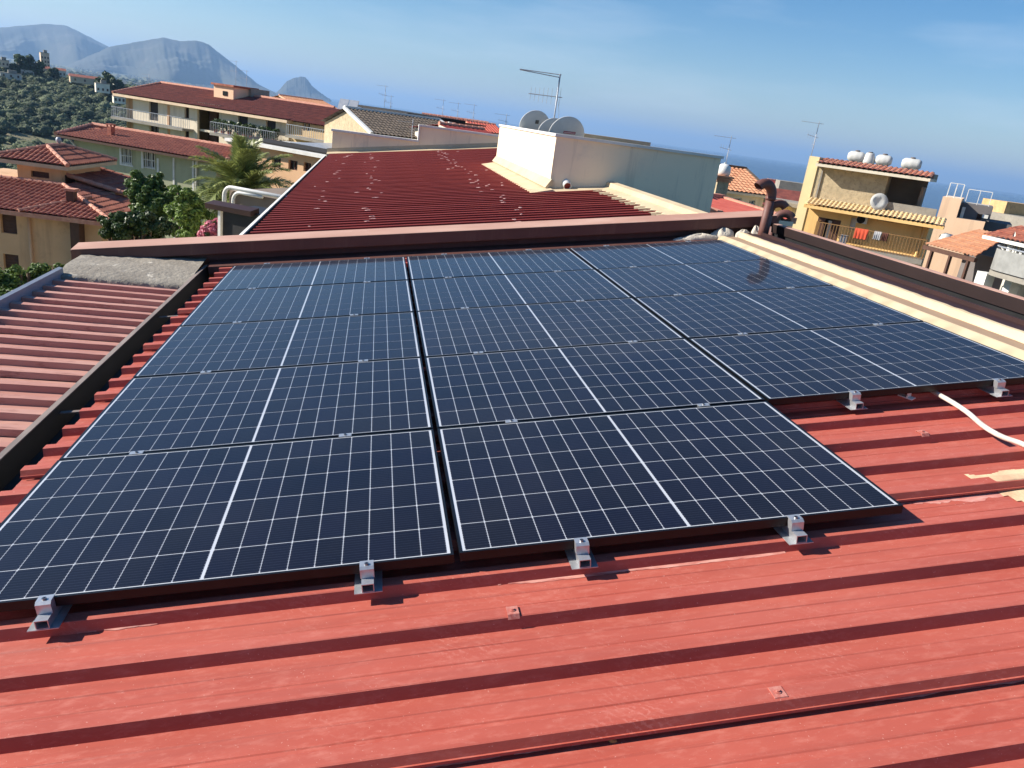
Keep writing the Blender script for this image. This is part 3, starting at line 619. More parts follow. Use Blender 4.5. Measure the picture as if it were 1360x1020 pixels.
mb.add(vs, [(i*7+j, i*7+j+1, (i+1)*7+j+1, (i+1)*7+j) for i in range(NVV) for j in range(6)]); o = r2(mb, 'edge_flashing', M_CREAM)
# stub pipe
ps = aty(752, 243, BY); e = mb = MB(); mb.lathe((0, 0, 0), [(0.075, 0.10), (0.075, -0.18), (0.064, -0.18), (0.064, 0.0)], 18, axis=(0, 1, 0.28)); o = mb.build('drain_spout', M_WHITE, block, True); o.location = (ps.x - BX, 0.02, ps.z - 0.3)
mb = MB(); mb.lathe((0, 0, 0), [(0.0, -0.13), (0.063, -0.13)], 18, axis=(0, 1, 0.28)); o2 = mb.build('red_lining', pmat('red_plastic', (150, 48, 40), (130, 40, 34), rough=0.5), o)
# low cream structure further back
S0 = aty(775, 178, 19.5); S1 = aty(858, 187, 19.5)
e = empty('cream_roof_room', (S0.x, 19.5, S0.z - 2.2), (0, 0, 0), 'low cream roof room with thin slab behind the white block', 'roof room')
mb = MB(); mb.box(0, S1.x - S0.x, 0, 3, 0, 2.1); mb.build('wall', M_CREAMWALL, e)
mb = MB(); mb.box(-0.1, S1.x - S0.x + 0.12, -0.1, 3.1, 2.1, 2.22); mb.build('roof_slab', M_CREAM, e)

# dishes, aerials
def dish(px_, py_, Y_, rad, lab, sticker, nrm=(-0.10, 0.93, 0.26), zbase=0.99):
    c = aty(px_, py_, Y_)
    e = empty('satellite_dish', (c.x, Y_ + 0.12, zbase), (0, 0, 0), lab, 'satellite dish', 'satellite dishes behind the white block coping')
    ax = Vector(nrm).normalized(); cc_ = Vector((0, -0.12, c.z - zbase))
    prof_o = [(0.0, -0.16 * rad)] + [(rad * t, -0.16 * rad + 0.16 * rad * t * t) for t in (0.15, 0.3, 0.45, 0.6, 0.75, 0.88, 1.0)]
    mb = MB(); mb.lathe(cc_, prof_o + [(rad * 1.012, 0.004), (rad * 1.012, 0.014), (rad * 0.985, 0.016)] + [(rad * t, -0.16 * rad + 0.16 * rad * t * t + 0.012) for t in (0.8, 0.5, 0.2, 0.0)], 40, ax)
    r_ = mb.build('reflector', M_DISH, e, True)
    mb = MB(); mb.tube([(0, 0, 0), (0, 0, c.z - zbase - 0.02)], 0.022, 10); mb.tube([(0, 0, c.z - zbase - 0.06), cc_ - ax * (0.12 * rad)], 0.03, 8); mb.build('mast', M_ZINC, e, True)
    tip = cc_ + ax * (rad * 1.05) + Vector((0, 0, -rad * 0.35)); lo = cc_ + Vector((0, 0, -rad * 0.9))
    mb = MB(); mb.tube([lo, tip], 0.012, 6); mb.tube([tip, tip - ax * 0.10], 0.03, 8); mb.build('feed_arm', M_ZINC, e)
    # sticker on the back
    right = Vector((1, 0, 0)); right = (right - ax * right.dot(ax)).normalized(); up = right.cross(-ax) * -1
    up = (Vector((0, 0, 1)) - ax * ax.z).normalized()
    ctr = cc_ + right * sticker[0] + up * sticker[1]; t = math.hypot(sticker[0], sticker[1]) / rad
    ctr = ctr + ax * (-0.16 * rad + 0.16 * rad * t * t - 0.004)
    w_, h_ = sticker[2], sticker[3]
    mb = MB(); mb.slab([ctr - right * w_ - up * h_, ctr + right * w_ - up * h_, ctr + right * w_ + up * h_, ctr - right * w_ + up * h_], -ax, 0.003); st = mb.build('label', sticker[4], r_)
    if sticker[5] is not None:
        mb = MB(); f_ = ctr - ax * 0.0035
        for i in range(9):
            x0 = -w_ * 0.88 + i * w_ * 0.2; mb.slab([f_ + right * x0 - up * h_ * .45, f_ + right * (x0 + w_ * .13) - up * h_ * .45, f_ + right * (x0 + w_ * .13) + up * h_ * .45, f_ + right * x0 + up * h_ * .45], -ax, 0.0015)
        o = mb.build('label_marks', sticker[5], r_)
    return e
red_l = pmat('label_red', (150, 44, 56), (140, 40, 50), rough=0.6); pale_l = pmat('label_pale', (226, 200, 200), rough=0.6); dk_l = pmat('label_dark', (70, 72, 70), (86, 88, 86), rough=0.6)
dish(710, 168, 16.6, 0.385, 'grey satellite dish with a dark square label on its back', (0.02, 0.13, 0.045, 0.045, dk_l, None))
dish(734, 178, 15.3, 0.36, 'grey satellite dish half hidden between two other dishes', (0.0, 0.0, 0.03, 0.02, M_DISH, None))
dish(752, 180, 14.0, 0.40, 'grey satellite dish with a red lettered label on its back', (0.035, 0.085, 0.135, 0.026, red_l, pale_l))
def yagi(mb_boom, mb_el, p, d, length, n, el, vert=False):
    d = Vector(d).normalized(); mb_boom.tube([p, p + d * length], 0.010, 6)
    up = Vector((0, 0, 1)); side = d.cross(up).normalized(); a = up if vert else side
    for i in range(n):
        q = p + d * (length * (i + 0.5) / n); L_ = el * (1 - 0.35 * i / n); mb_el.tube([q - a * L_, q + a * L_], 0.004, 5)
def tv_mast(base, height, booms, lab, name='tv_aerial', rad=0.018, group=None):
    e = empty(name, base, (0, 0, 0), lab, 'aerial', group)
    mb = MB(); mb.tube([(0, 0, 0), (0, 0, height)], rad, 8); mb.build('mast', M_ZINC, e, True)
    for (z, d, L_, n, el, vert, back) in booms:
        m1, m2 = MB(), MB(); dv = Vector(d).normalized(); yagi(m1, m2, Vector((0, 0, z)) - dv * back, dv, L_ + back, n, el, vert)
        b1 = m1.build('boom', M_ZINC, e); m2.build('elements', M_ZINC, b1)
    return e
mbse = aty(735.5, 160, 16.0); mtop = aty(743, 98, 16.0); hgt_m = mtop.z - 0.99
e = tv_mast((mbse.x + 0.0, 16.0, 0.99), hgt_m, [(hgt_m * 0.99, (-1, 0.15, 0.0), 0.95, 9, 0.05, False, 0.03), (hgt_m * 0.99 - 0.06, (-1, 0.15, 0.05), 0.95, 2, 0.02, True, 0.0), (hgt_m * 0.72, (-1, 0.3, -0.01), 0.68, 8, 0.2, True, 0.12)], 'tall rooftop aerial with two booms above the satellite dishes')
mb = MB(); mb.tube([(0.02, 0, hgt_m * .7), (0.10, 0.02, hgt_m * .55), (0.12, 0.02, hgt_m * .42), (0.06, 0, hgt_m * .3)], 0.005, 5); mb.build('cable', M_WHITE, e)

# brown vent pipes by the roof corner
def vent(name, base, h, rr, d, lab, reach=0.16, drop=0.09):
    e = empty(name, base, (0, 0, 0), lab, 'vent pipe', 'brown vent pipes at the roof corner'); d = Vector(d).normalized()
    pts = [Vector((0, 0, 0)), Vector((0, 0, h * 0.35)), Vector((0, 0, h))]
    elb = [Vector((0, 0, h - 0.03))]
    for k in range(0, 10):
        a = math.pi * 0.78 * k / 9; elb.append(Vector((0, 0, h)) + d * (reach * (1 - math.cos(a)) * .62) + Vector((0, 0, reach * .62 * math.sin(a))))
    mb = MB(); mb.tube(pts, rr, 18); mb.build('pipe', M_PIPE, e, True)
    mb = MB(); mb.tube(elb, rr * 1.12, 18, caps=False); mb.tube(elb[::-1], rr * 1.02, 18, caps=False); mb.build('elbow', M_PIPE, e, True)
    mb = MB(); mb.tube([(0, 0, h - 0.05), (0, 0, h - 0.01)], rr * 1.16, 18); mb.build('collar', M_PIPE, e, True)
    return e
u1_, v1_ = roofpx(984, 307, -0.06); b1 = roof(u1_ + 0.02, 5.52, -0.14)
vent('vent_pipe', b1, 0.56, 0.051, (-1, -0.25, 0), 'tall brown vent pipe with elbow bent towards the sea-side block', 0.20)
b2 = roof(5.06, 5.60, -0.20); vent('vent_pipe', b2, 0.44, 0.042, (1, -0.35, 0), 'shorter brown vent pipe with elbow turned to the parapet, behind the tall one', 0.15)
b3 = atd(1030, 290, 11.6); vent('vent_pipe', Vector((b3.x, b3.y, b3.z - 0.4)), 0.36, 0.05, (1, -0.3, 0), 'low brown vent elbow beyond the brown side parapet', 0.20)

# ------------------------------------------------------------------ land, sea, mountains
SEA = -60.0
def sstep(x, a, b):
    t = np.clip((x - a) / (b - a), 0, 1); return t * t * (3 - 2 * t)
def az_of(px, py=None):
    d = ray(px, 72 + px * 0.1365 if py is None else py); return math.degrees(math.atan2(d.x, d.y))
CREST_AZ = [-60, -40, -30, az_of(0), az_of(40), az_of(90), az_of(130), az_of(170), az_of(260), 0]
CREST_Z = [2, 0, -6, -10.5, -11.5, -12.5, -13.5, -14.5, -24, -40]
LR = [0, 40, 70, 100, 160, 240, 400, 560, 700, 820, 1000, 1350, 1700, 3000, 6000, 9500, 14000, 60000]
LZc = [-9.5, -9.8, -11.5, -16, -31, -43, -38, -17, 0, -6, -20, -37, -46, -50, -53, -52, -52, -64]
RR_ = [0, 40, 80, 150, 300, 500, 720, 800, 1000, 3000, 60000]
RZc = [-9.5, -9.8, -12, -19, -32, -46, -57, -60.5, -63, -64, -64]
def height(x, y):
    dx = np.asarray(x, float) - CW.x; dy = np.asarray(y, float) - CW.y
    r = np.hypot(dx, dy); az = np.degrees(np.arctan2(dx, dy))
    c = np.interp(az, CREST_AZ, CREST_Z)
    hl = np.interp(r, LR, LZc)
    bump = np.exp(-((r - 700) / 210.0) ** 2)
    hl = hl + (c - 0) * bump
    hr = np.interp(r, RR_, RZc)
    w = 1 - sstep(az, -10, -2); w = np.where(az < -100, 1 - sstep(-az, 150, 178), w)
    h = hl * w + hr * (1 - w)
    roll = 0.012 * np.clip(r - 90, 0, 900)
    h = h + roll * 0.35 * (np.sin(dx * 0.021 + 1.3) * np.sin(dy * 0.017 + 0.4) + 0.5 * np.sin(dx * 0.051) * np.sin(dy * 0.043 + 2)) * np.clip(1.6 - r / 2500, 0, 1)
    return h
def gz(x, y): return float(height(x, y))
rs = np.unique(np.concatenate([np.linspace(1, 100, 40), np.linspace(100, 1000, 120), np.geomspace(1000, 55000, 56)]))
azs = np.concatenate([np.arange(-180, -36, 3.0), np.arange(-36, 50, 0.5), np.arange(50, 180, 3.0)])
A_, R_ = np.meshgrid(np.radians(azs), rs, indexing='ij')
X_ = CW.x + R_ * np.sin(A_); Y_ = CW.y + R_ * np.cos(A_); Z_ = height(X_, Y_)
na, nr = A_.shape; V = np.stack([X_.ravel(), Y_.ravel(), Z_.ravel()], 1)
ii = np.arange(na)[:, None]; jj = np.arange(nr - 1)[None, :]; i2 = (ii + 1) % na
F = np.stack([(ii * nr + jj).ravel(), (ii * nr + jj + 1).ravel(), (i2 * nr + jj + 1).ravel(), (i2 * nr + jj).ravel()], 1)
V = np.vstack([V, [[CW.x, CW.y, gz(CW.x, CW.y)]]])
gm = np_mesh('ground', V, F)
M_GROUND = pmat('ground_earth', (84, 92, 56), (104, 104, 66), scale=0.05, rough=0.95, c3=(128, 116, 84), s3=0.02, t3=(0.52, 0.66), detail=10)
o = link('ground', gm, M_GROUND, None, True); o['kind'] = 'structure'
mb = MB(); n_ = 96; ring = [(CW.x + 54000 * math.cos(2 * math.pi * i / n_), CW.y + 54000 * math.sin(2 * math.pi * i / n_), SEA) for i in range(n_)]
mb.v = ring; mb.f = [tuple(range(n_))]
M_SEA = pmat('sea_water', (16, 44, 84), (20, 52, 92), scale=0.002, rough=0.25, bump=0.25, bscale=0.08, dist=0.6, spec=0.5)
o = mb.build('sea', M_SEA); o['kind'] = 'structure'
def mountain(name, pts, dist, thick, base_z, seed, mat):
    pxs = np.array([p[0] for p in pts], float); pys = np.array([p[1] for p in pts], float)
    n1 = 260; n2 = 60; rg = np.random.default_rng(seed); V = []; 
    xs = np.linspace(pxs[0], pxs[-1], n1); ys = np.interp(xs, pxs, pys)
    k = np.array([1, 2, 3, 2, 1]) / 9.0; ys = np.convolve(np.pad(ys, 2, mode='edge'), k, 'valid')
    ys = ys + np.convolve(rg.normal(0, 1, n1 + 4), k, 'valid') * 0.45
    ph = rg.uniform(0, 6.28, 12)
    for i in range(n1):
        top = atd(xs[i], ys[i], dist); d = Vector((top.x - CW.x, top.y - CW.y, 0)).normalized()
        H = max(top.z - base_z, 2.0)
        for j in range(n2):
            s = (j / (n2 - 1)) * 2 - 1                       # -1 front .. 1 back
            fall = (1 - abs(s)) ** 1.25
            a = xs[i] * 0.075
            Pn = Vector((d.x * (dist + s * thick), d.y * (dist + s * thick), 0)) / 1500.0
            rid = 2.6 * mnoise.fractal(Pn + Vector((seed * 7.1, 0, 0)), 0.9, 2.1, 6) + 0.25 * (math.sin(a + ph[0] + 2.2 * s) + 0.6 * math.sin(2.3 * a + ph[1] - 3 * s) + 0.35 * math.sin(5.1 * a + ph[2] + 5 * s) + 0.2 * math.sin(11 * a + ph[3] + 9 * s))
            hh = H * (fall + 0.16 * rid * (fall ** .6) * (1 - fall) * 2.2)
            r_ = dist + s * thick * (0.75 + 0.25 * math.sin(a * 0.7 + ph[4]))
            V.append((CW.x + d.x * r_, CW.y + d.y * r_, base_z + hh))
    V = np.array(V); ii = np.arange(n1 - 1)[:, None]; jj = np.arange(n2 - 1)[None, :]
    F = np.stack([(ii*n2+jj).ravel(), (ii*n2+jj+1).ravel(), ((ii+1)*n2+jj+1).ravel(), ((ii+1)*n2+jj).ravel()], 1)
    o = link(name, np_mesh(name, V, F), mat, None, True); o['kind'] = 'structure'; return o
M_MOUNT = pmat('mountain_rock', (72, 72, 58), (60, 63, 48), scale=0.003, rough=0.95, c3=(96, 90, 76), s3=0.0022, t3=(0.54, 0.70), detail=12)
mountain('mountain', [(-330, 66), (-230, 44), (-150, 40), (-80, 50), (-30, 38), (0, 36), (28, 34), (60, 31), (88, 33), (112, 45), (146, 62), (175, 72), (205, 92), (240, 110)], 12500, 2600, SEA + 2, 2, M_MOUNT)
mountain('mountain', [(60, 100), (105, 80), (146, 61), (170, 57), (196, 52), (218, 48.5), (240, 53), (262, 52.5), (276, 57), (300, 76), (322, 94), (345, 113), (368, 124), (390, 132)], 10500, 2000, SEA + 2, 5, M_MOUNT)
mountain('headland_rock', [(352, 128), (366, 124), (372, 118), (381, 107), (390, 103), (396, 102), (399, 101), (405, 101.5), (409, 106), (414, 113.5), (423, 121), (431, 127), (440, 133)], 11200, 700, SEA - 3, 9, M_MOUNT)

# ------------------------------------------------------------------ building helpers
class Fac:
    """a facade plane through two picture points at one level; local x along it, y away from the viewer, z up"""
    def __init__(s, p0, p1, D, ground, p1D=None):
        s.P0 = atd(p0[0], p0[1], D)
        s.P1 = atz(p1[0], p1[1], s.P0.z) if p1D is None else atd(p1[0], p1[1], p1D)
        d = s.P1 - s.P0; d.z = 0; s.W = d.length; s.xd = d.normalized(); s.yd = Vector((-s.xd.y, s.xd.x, 0))
        s.g = ground; s.top = s.P0.z - ground; s.rz = math.atan2(s.xd.y, s.xd.x); s.org = Vector((s.P0.x, s.P0.y, ground))
    def loc(s, px, py, y=0.0):
        d = ray(px, py); o = s.org + s.yd * y; t = (o - CW).dot(s.yd) / d.dot(s.yd); p = CW + d * t - s.org
        return p.dot(s.xd), p.z
    def rect(s, x0, y0, x1, y1, y=0.0):
        a = s.loc(x0, (y0 + y1) / 2, y)[0]; b = s.loc(x1, (y0 + y1) / 2, y)[0]; c = s.loc((x0 + x1) / 2, y1, y)[1]; d = s.loc((x0 + x1) / 2, y0, y)[1]
        return (a, b, c, d)
    def empty(s, name, label, cat, group=None): return empty(name, s.org, (0, 0, s.rz), label, cat, group)
def wall(mb, x0, x1, z0, z1, ops=(), y=0.0, depth=0.2):
    xs = sorted({x0, x1} | {min(max(q, x0), x1) for o in ops for q in o[:2]}); zs = sorted({z0, z1} | {min(max(q, z0), z1) for o in ops for q in o[2:4]})
    for i in range(len(xs) - 1):
        for j in range(len(zs) - 1):
            cx, cz = (xs[i] + xs[i+1]) / 2, (zs[j] + zs[j+1]) / 2
            if any(o[0] < cx < o[1] and o[2] < cz < o[3] for o in ops): continue
            mb.add([(xs[i], y, zs[j]), (xs[i+1], y, zs[j]), (xs[i+1], y, zs[j+1]), (xs[i], y, zs[j+1])], [(0, 1, 2, 3)])
    for a, b, c, d in [o[:4] for o in ops]:
        mb.add([(a, y, c), (b, y, c), (b, y, d), (a, y, d), (a, y + depth, c), (b, y + depth, c), (b, y + depth, d), (a, y + depth, d)], [(0, 4, 5, 1), (1, 5, 6, 2), (2, 6, 7, 3), (3, 7, 4, 0)])
def shell(mb, x0, x1, y0, y1, z0, z1):       # side and back walls + lid, no front
    mb.add([(x0, y0, z0), (x1, y0, z0), (x1, y1, z0), (x0, y1, z0), (x0, y0, z1), (x1, y0, z1), (x1, y1, z1), (x0, y1, z1)], [(1, 2, 6, 5), (2, 3, 7, 6), (3, 0, 4, 7), (4, 5, 6, 7)])
def window(e, o, y=0.0, depth=0.2, frame=M_WHITE, pane=M_GLASSDARK, bars=1, fw=0.06, name='window'):
    a, b, c, d = o[:4]
    f = MB(); yy = y + depth - 0.05
    f.box(a, a + fw, yy, yy + 0.05, c, d); f.box(b - fw, b, yy, yy + 0.05, c, d); f.box(a + fw, b - fw, yy, yy + 0.05, c, c + fw); f.box(a + fw, b - fw, yy, yy + 0.05, d - fw, d)
    for k in range(bars):
        xm = a + (b - a) * (k + 1) / (bars + 1); f.box(xm - fw / 2, xm + fw / 2, yy + .003, yy + 0.047, c + fw, d - fw)
    w_ = f.build(name, frame, e); p = MB(); p.box(a, b, yy + 0.051, yy + 0.07, c, d); p.build('pane', pane, w_); return w_
def shutter(e, o, y=0.0, depth=0.2, mat=M_BROWNPAINT, name='shutter', slats=True):
    a, b, c, d = o[:4]; mb = MB(); mb.box(a, b, y + depth - 0.06, y + depth, c, d)
    n = max(4, int((d - c) / 0.12)) if slats else 0
    for k in range(n): z = c + (d - c) * (k + 0.5) / n; mb.box(a + 0.05, b - 0.05, y + depth - 0.085, y + depth - 0.061, z - 0.03, z + 0.03)
    return mb.build(name, mat, e)
def tile_slope(mb, A, B, C, D, pitch=0.24, amp=0.055, course=0.42, seg=4):
    A, B, C, D = [Vector(p) for p in (A, B, C, D)]; xd = (B - A); L_ = xd.length; xd.normalize()
    yd = (C + D) * 0.5 - (A + B) * 0.5; yd = (yd - xd * yd.dot(xd)).normalized(); nd = xd.cross(yd)
    if nd.z < 0: nd = -nd
    c2 = ((C - A).dot(xd), (C - A).dot(yd)); d2 = ((D - A).dot(xd), (D - A).dot(yd)); H = max(c2[1], d2[1])
    def ymax(x):
        v_ = H
        if d2[0] > 1e-4 and x < d2[0]: v_ = d2[1] * x / d2[0]
        elif c2[0] < L_ - 1e-4 and x > c2[0]: v_ = c2[1] * (L_ - x) / (L_ - c2[0])
        elif c2[0] - d2[0] > 1e-4: v_ = d2[1] + (c2[1] - d2[1]) * (x - d2[0]) / (c2[0] - d2[0])
        return max(v_, 0.0)
    n = max(2, int(round(L_ / pitch))); rows = max(1, int(H / course)); base = len(mb.v)
    cols = n * seg + 1; K = rows * 2
    for i in range(cols):
        x = L_ * i / (cols - 1); ph = (i % seg) / seg; hgt_ = amp * max(0.0, math.sin(math.pi * ph)) ; ym = ymax(x)
        for k in range(rows):
            for (t, lift) in ((k / rows, 0.028), ((k + 1) / rows, 0.0)):
                y_ = min(H * t, ym); mb.v.append(tuple(A + xd * x + yd * y_ + nd * (hgt_ + lift)))
    for i in range(cols - 1):
        for k in range(K - 1):
            a = base + i * K + k; b = base + (i + 1) * K + k; mb.f.append((a, b, b + 1, a + 1))
def ridge(mb, p, q, r=0.10, n=8, step=0.4):
    p, q = Vector(p), Vector(q); L_ = (q - p).length; k = max(2, int(L_ / step)); pts = []; rr = []
    for i in range(k):
        a, b = i / k, (i + 0.94) / k; pts += [p.lerp(q, a), p.lerp(q, b)]; rr += [r * 1.1, r * 0.92]
    mb.tube(pts, rr, n)
def railing(e, x0, x1, y, z, h=0.95, mat=M_IRON, step=0.14, sides=None, bar=0.012, name='railing'):
    mb = MB(); mb.box(x0, x1, y - 0.02, y + 0.02, z + h - 0.04, z + h); mb.box(x0, x1, y - 0.012, y + 0.012, z + 0.06, z + 0.09)
    n = max(2, int((x1 - x0) / step))
    for k in range(n + 1): x = x0 + (x1 - x0) * k / n; mb.box(x - bar, x + bar, y - bar, y + bar, z, z + h - 0.04)
    if sides:
        for xx in (x0, x1):
            mb.box(xx - 0.02, xx + 0.02, y + 0.021, y + sides, z + h - 0.04, z + h); k = int(sides / step)
            for j in range(1, k): mb.box(xx - bar, xx + bar, y + j * step - bar, y + j * step + bar, z, z + h - 0.04)
    return mb.build(name, mat, e)
def chimney_pot(e, x, y, z, w, h, mat=M_STUCCO, cap=M_TILE):
    mb = MB(); mb.box(x - w/2, x + w/2, y - w/2, y + w/2, z, z + h); c = mb.build('chimney', mat, e)
    mb = MB(); mb.box(x - w*.65, x + w*.65, y - w*.65, y + w*.65, z + h + .12, z + h + .18)
    for sx in (-1, 1):
        for sy in (-1, 1): mb.box(x + sx*w*.45 - .04, x + sx*w*.45 + .04, y + sy*w*.45 - .04, y + sy*w*.45 + .04, z + h, z + h + .12)
    mb.build('chimney_cap', cap, c)

# ------------------------------------------------------------------ cream apartment block (left middle)
fa = Fac((167, 126), (384, 160), 92, -15.0)
e = fa.empty('apartment_block', 'long cream apartment block with brown tiled hip roof and plant-filled balcony', 'building')
T_ = fa.top; Wd = fa.W
o_door = fa.rect(198, 135, 210, 160); o_win = fa.rect(245, 141, 251, 157); o_lw = fa.rect(198.5, 167, 211, 178); o_lw2 = fa.rect(245, 174, 251, 183)
o_d2 = fa.rect(316, 153, 329, 180); o_d3 = fa.rect(353, 159, 366, 186); o_ld2 = fa.rect(310, 187, 320, 200)
o_rec = fa.rect(262, 138, 291, 190)
xr0, xr1 = o_rec[0], o_rec[1]
ops = [o_door, o_win, o_lw, o_lw2, o_d2, o_d3, o_ld2, (xr0, xr1, 0.5, o_rec[3])]
mb = MB(); wall(mb, 1.0, Wd, 0, T_, ops, 0, 0.25); shell(mb, 0, Wd, 0.0, 11.0, 0, T_); mb.build('wall', M_CREAMWALL, e)
mb = MB(); mb.box(-0.02, 0.98, 0.4, 0.6, 0, T_ - .01); mb.build('end_strip', M_STUCCO, e)
for o_, nm in ((o_door, 'balcony_door'), (o_d2, 'balcony_door'), (o_d3, 'balcony_door')): shutter(e, o_, 0, 0.25, pmat('dark_shutter', (52, 46, 44), (62, 55, 52), rough=0.7), nm)
for o_ in (o_win, o_lw, o_lw2, o_ld2): window(e, o_, 0, 0.25, M_BROWNPAINT)
# stairwell recess
mb = MB(); mb.box(xr0, xr1, 2.0, 2.1, 0.5, o_rec[3]); mb.build('recess_wall', M_GREYWALL, e)
q1 = fa.rect(265, 146, 275, 188); mb = MB(); mb.box(q1[0], q1[1], 1.2, 1.99, 0.6, q1[3]); mb.build('brown_infill', M_BROWNPAINT, e)
for rr in ((277, 147, 286, 160), (277, 178, 286, 188)):
    q = fa.rect(*rr, 1.9); w_ = MB(); w_.box(q[0], q[1], 1.93, 1.99, q[2], q[3]); w_.build('window', M_GLASSDARK, e)
zq = fa.rect(276, 173, 291, 176); mb = MB(); mb.box(xr0, xr1, 0.3, 1.99, zq[2] - .1, zq[2] + .1); mb.build('landing_slab', M_CREAMWALL, e)
# pilasters
mb = MB()
for pxx in (224.5,):
    q = fa.rect(pxx - 1, 136, pxx + 1, 190); mb.box(q[0], q[1], -0.12, 0.003, 0, T_ - .35)
mb.build('pilaster', M_STUCCO, e)
# balconies
s1 = fa.rect(163, 157, 257, 170); zb = fa.loc(200, 162)[1]
mb = MB(); mb.box(-0.6, s1[1], -1.35, -0.002, zb - 0.22, zb); mb.build('balcony_slab', M_CONCRETE, e); railing(e, -0.5, s1[1] - .1, -1.30, zb, 1.0, M_ZINC, 0.22, 1.25)
s2a = fa.loc(293, 176)[0]; s2b = fa.loc(379, 187)[0]; zb2 = fa.loc(330, 183)[1]
mb = MB(); mb.box(s2a, s2b, -1.35, -0.002, zb2 - 0.22, zb2); mb.build('balcony_slab', M_CONCRETE, e); railing(e, s2a + .05, s2b - .05, -1.30, zb2, 1.0, M_ZINC, 0.22, 1.25)
PLANT_SPOTS = (fa, s2a, s2b, zb2, e)
# roof
ev = 0.85; zt = T_ + 0.05; yr = 5.5; zr = T_ + 1.35
mb = MB(); mb.box(-ev, Wd + 0.5, -ev, 12.0, T_ - 0.22, T_ + 0.02); mb.build('eaves', pmat('eaves_cream', (222, 196, 164), (206, 178, 146), scale=2), e)
mb = MB(); xa, zr = fa.loc(214, 110.5, yr); zr = max(T_ + .6, min(zr, T_ + 1.8)); print('apt ridge', xa, zr - T_)
tile_slope(mb, (-ev, -ev, zt), (Wd + .6, -ev, zt), (Wd + .6, yr, zr), (xa, yr, zr), 0.26, 0.07, 0.8, 4)
tile_slope(mb, (-ev, 12.0, zt), (-ev, -ev, zt), (xa, yr, zr), (xa, yr, zr), 0.26, 0.07, 0.8, 4)
tile_slope(mb, (Wd + .6, 12.0, zt), (-ev, 12.0, zt), (xa, yr, zr), (Wd + .6, yr, zr), 0.4, 0.07, 0.8, 2)
rf = mb.build('roof', M_TILEBR, e)
mb = MB(); mb.add([(Wd + .3, -.6, T_), (Wd + .3, 11.6, T_), (Wd + .3, yr, zr - .05)], [(0, 1, 2)]); mb.build('gable', M_CREAMWALL, e)
mb = MB(); ridge(mb, (xa, yr, zr + .05), (Wd + .6, yr, zr + .05), 0.16); ridge(mb, (-ev, -ev, zt + .05), (xa, yr, zr + .05), 0.13); mb.build('ridge_tiles', M_RIDGE, rf)
# dormer box
q = fa.rect(284, 114, 310, 128, 3.0); mb = MB(); mb.box(q[0], q[1], 3.0, 6.0, T_ + .8, q[3]); dm = mb.build('roof_turret', M_PINKWALL, e)
mb = MB(); mb.box(q[0] - .2, q[1] + .2, 2.8, 6.2, q[3], q[3] + .18); mb.build('turret_roof', M_TILE, dm)
q3 = fa.rect(296, 121, 302, 127, 2.98); mb = MB(); mb.box(q3[0], q3[1], 2.95, 2.998, q3[2], q3[3]); mb.build('turret_window', M_GLASSDARK, dm)
q = fa.rect(311, 116, 334, 130, 5.0); mb = MB(); mb.box(q[0], q[1], 5.0, 7.5, T_ + 1.2, q[3]); mb.build('grey_shaft', M_CONCRETE, e)
for (pa, pb, h_) in ((313, 125, 3.4), (327, 127, 2.6), (198, 112, 1.2)):
    x_, z_ = fa.loc(pa, pb, 5.5); p = fa.org + fa.xd * x_ + fa.yd * 5.5
    tv_mast((p.x, p.y, fa.g + z_ - .2), h_, [(h_ * .97, (-1, 0.2, 0), 0.8, 5, 0.25, False, 0.2), (h_ * .7, (-1, .3, 0), 0.7, 5, 0.2, True, 0.2)],
            'thin tv aerial on the brown tiled roof of the cream apartment block', group='aerials on the apartment block')
# yellowish wing
f2 = Fac((387, 161), (449, 171), math.hypot(fa.P1.x - CW.x, fa.P1.y - CW.y) - .4, -15.0)
e = f2.empty('apartment_wing', 'yellowish rendered wing with paired small windows beside the cream apartment block', 'building')
ops = [f2.rect(402, 163.5, 406, 173.5), f2.rect(407, 164, 411.5, 174), f2.rect(430.5, 168, 434.5, 177), f2.rect(435.5, 168.5, 439.5, 177.5), f2.rect(441.5, 169, 447, 178)]
mb = MB(); wall(mb, 0, f2.W + 2, 0, f2.top, ops, 0, .2); shell(mb, 0, f2.W + 2, 0, 9, 0, f2.top); mb.build('wall', pmat('ochre_wall', (204, 178, 136), (186, 160, 120), scale=.5, rough=.9, c3=(160, 136, 104), s3=1.2, t3=(.5, .7)), e)
for q in ops: window(e, q, 0, .2, M_WHITE, bars=0)
zq = f2.loc(420, 185)[1]; mb = MB(); mb.box(0.3, f2.W + 1.5, -1.0, -.003, zq - .2, zq); mb.build('balcony_slab', M_CONCRETE, e); railing(e, 0.4, f2.W + 1.4, -.95, zq, .95, M_ZINC, .25)
mb = MB(); tile_slope(mb, (-.2, -.5, f2.top + .03), (f2.W + 3, -.5, f2.top + .03), (f2.W + 3, 4.6, f2.top + 1.5), (-.2, 4.6, f2.top + 1.5), .26, .07, .8); tile_slope(mb, (f2.W + 3, 9.6, f2.top + .03), (-.2, 9.6, f2.top + .03), (-.2, 4.6, f2.top + 1.5), (f2.W + 3, 4.6, f2.top + 1.5), .4, .07, .8, 2)
mb.build('roof', M_TILEBR, e)

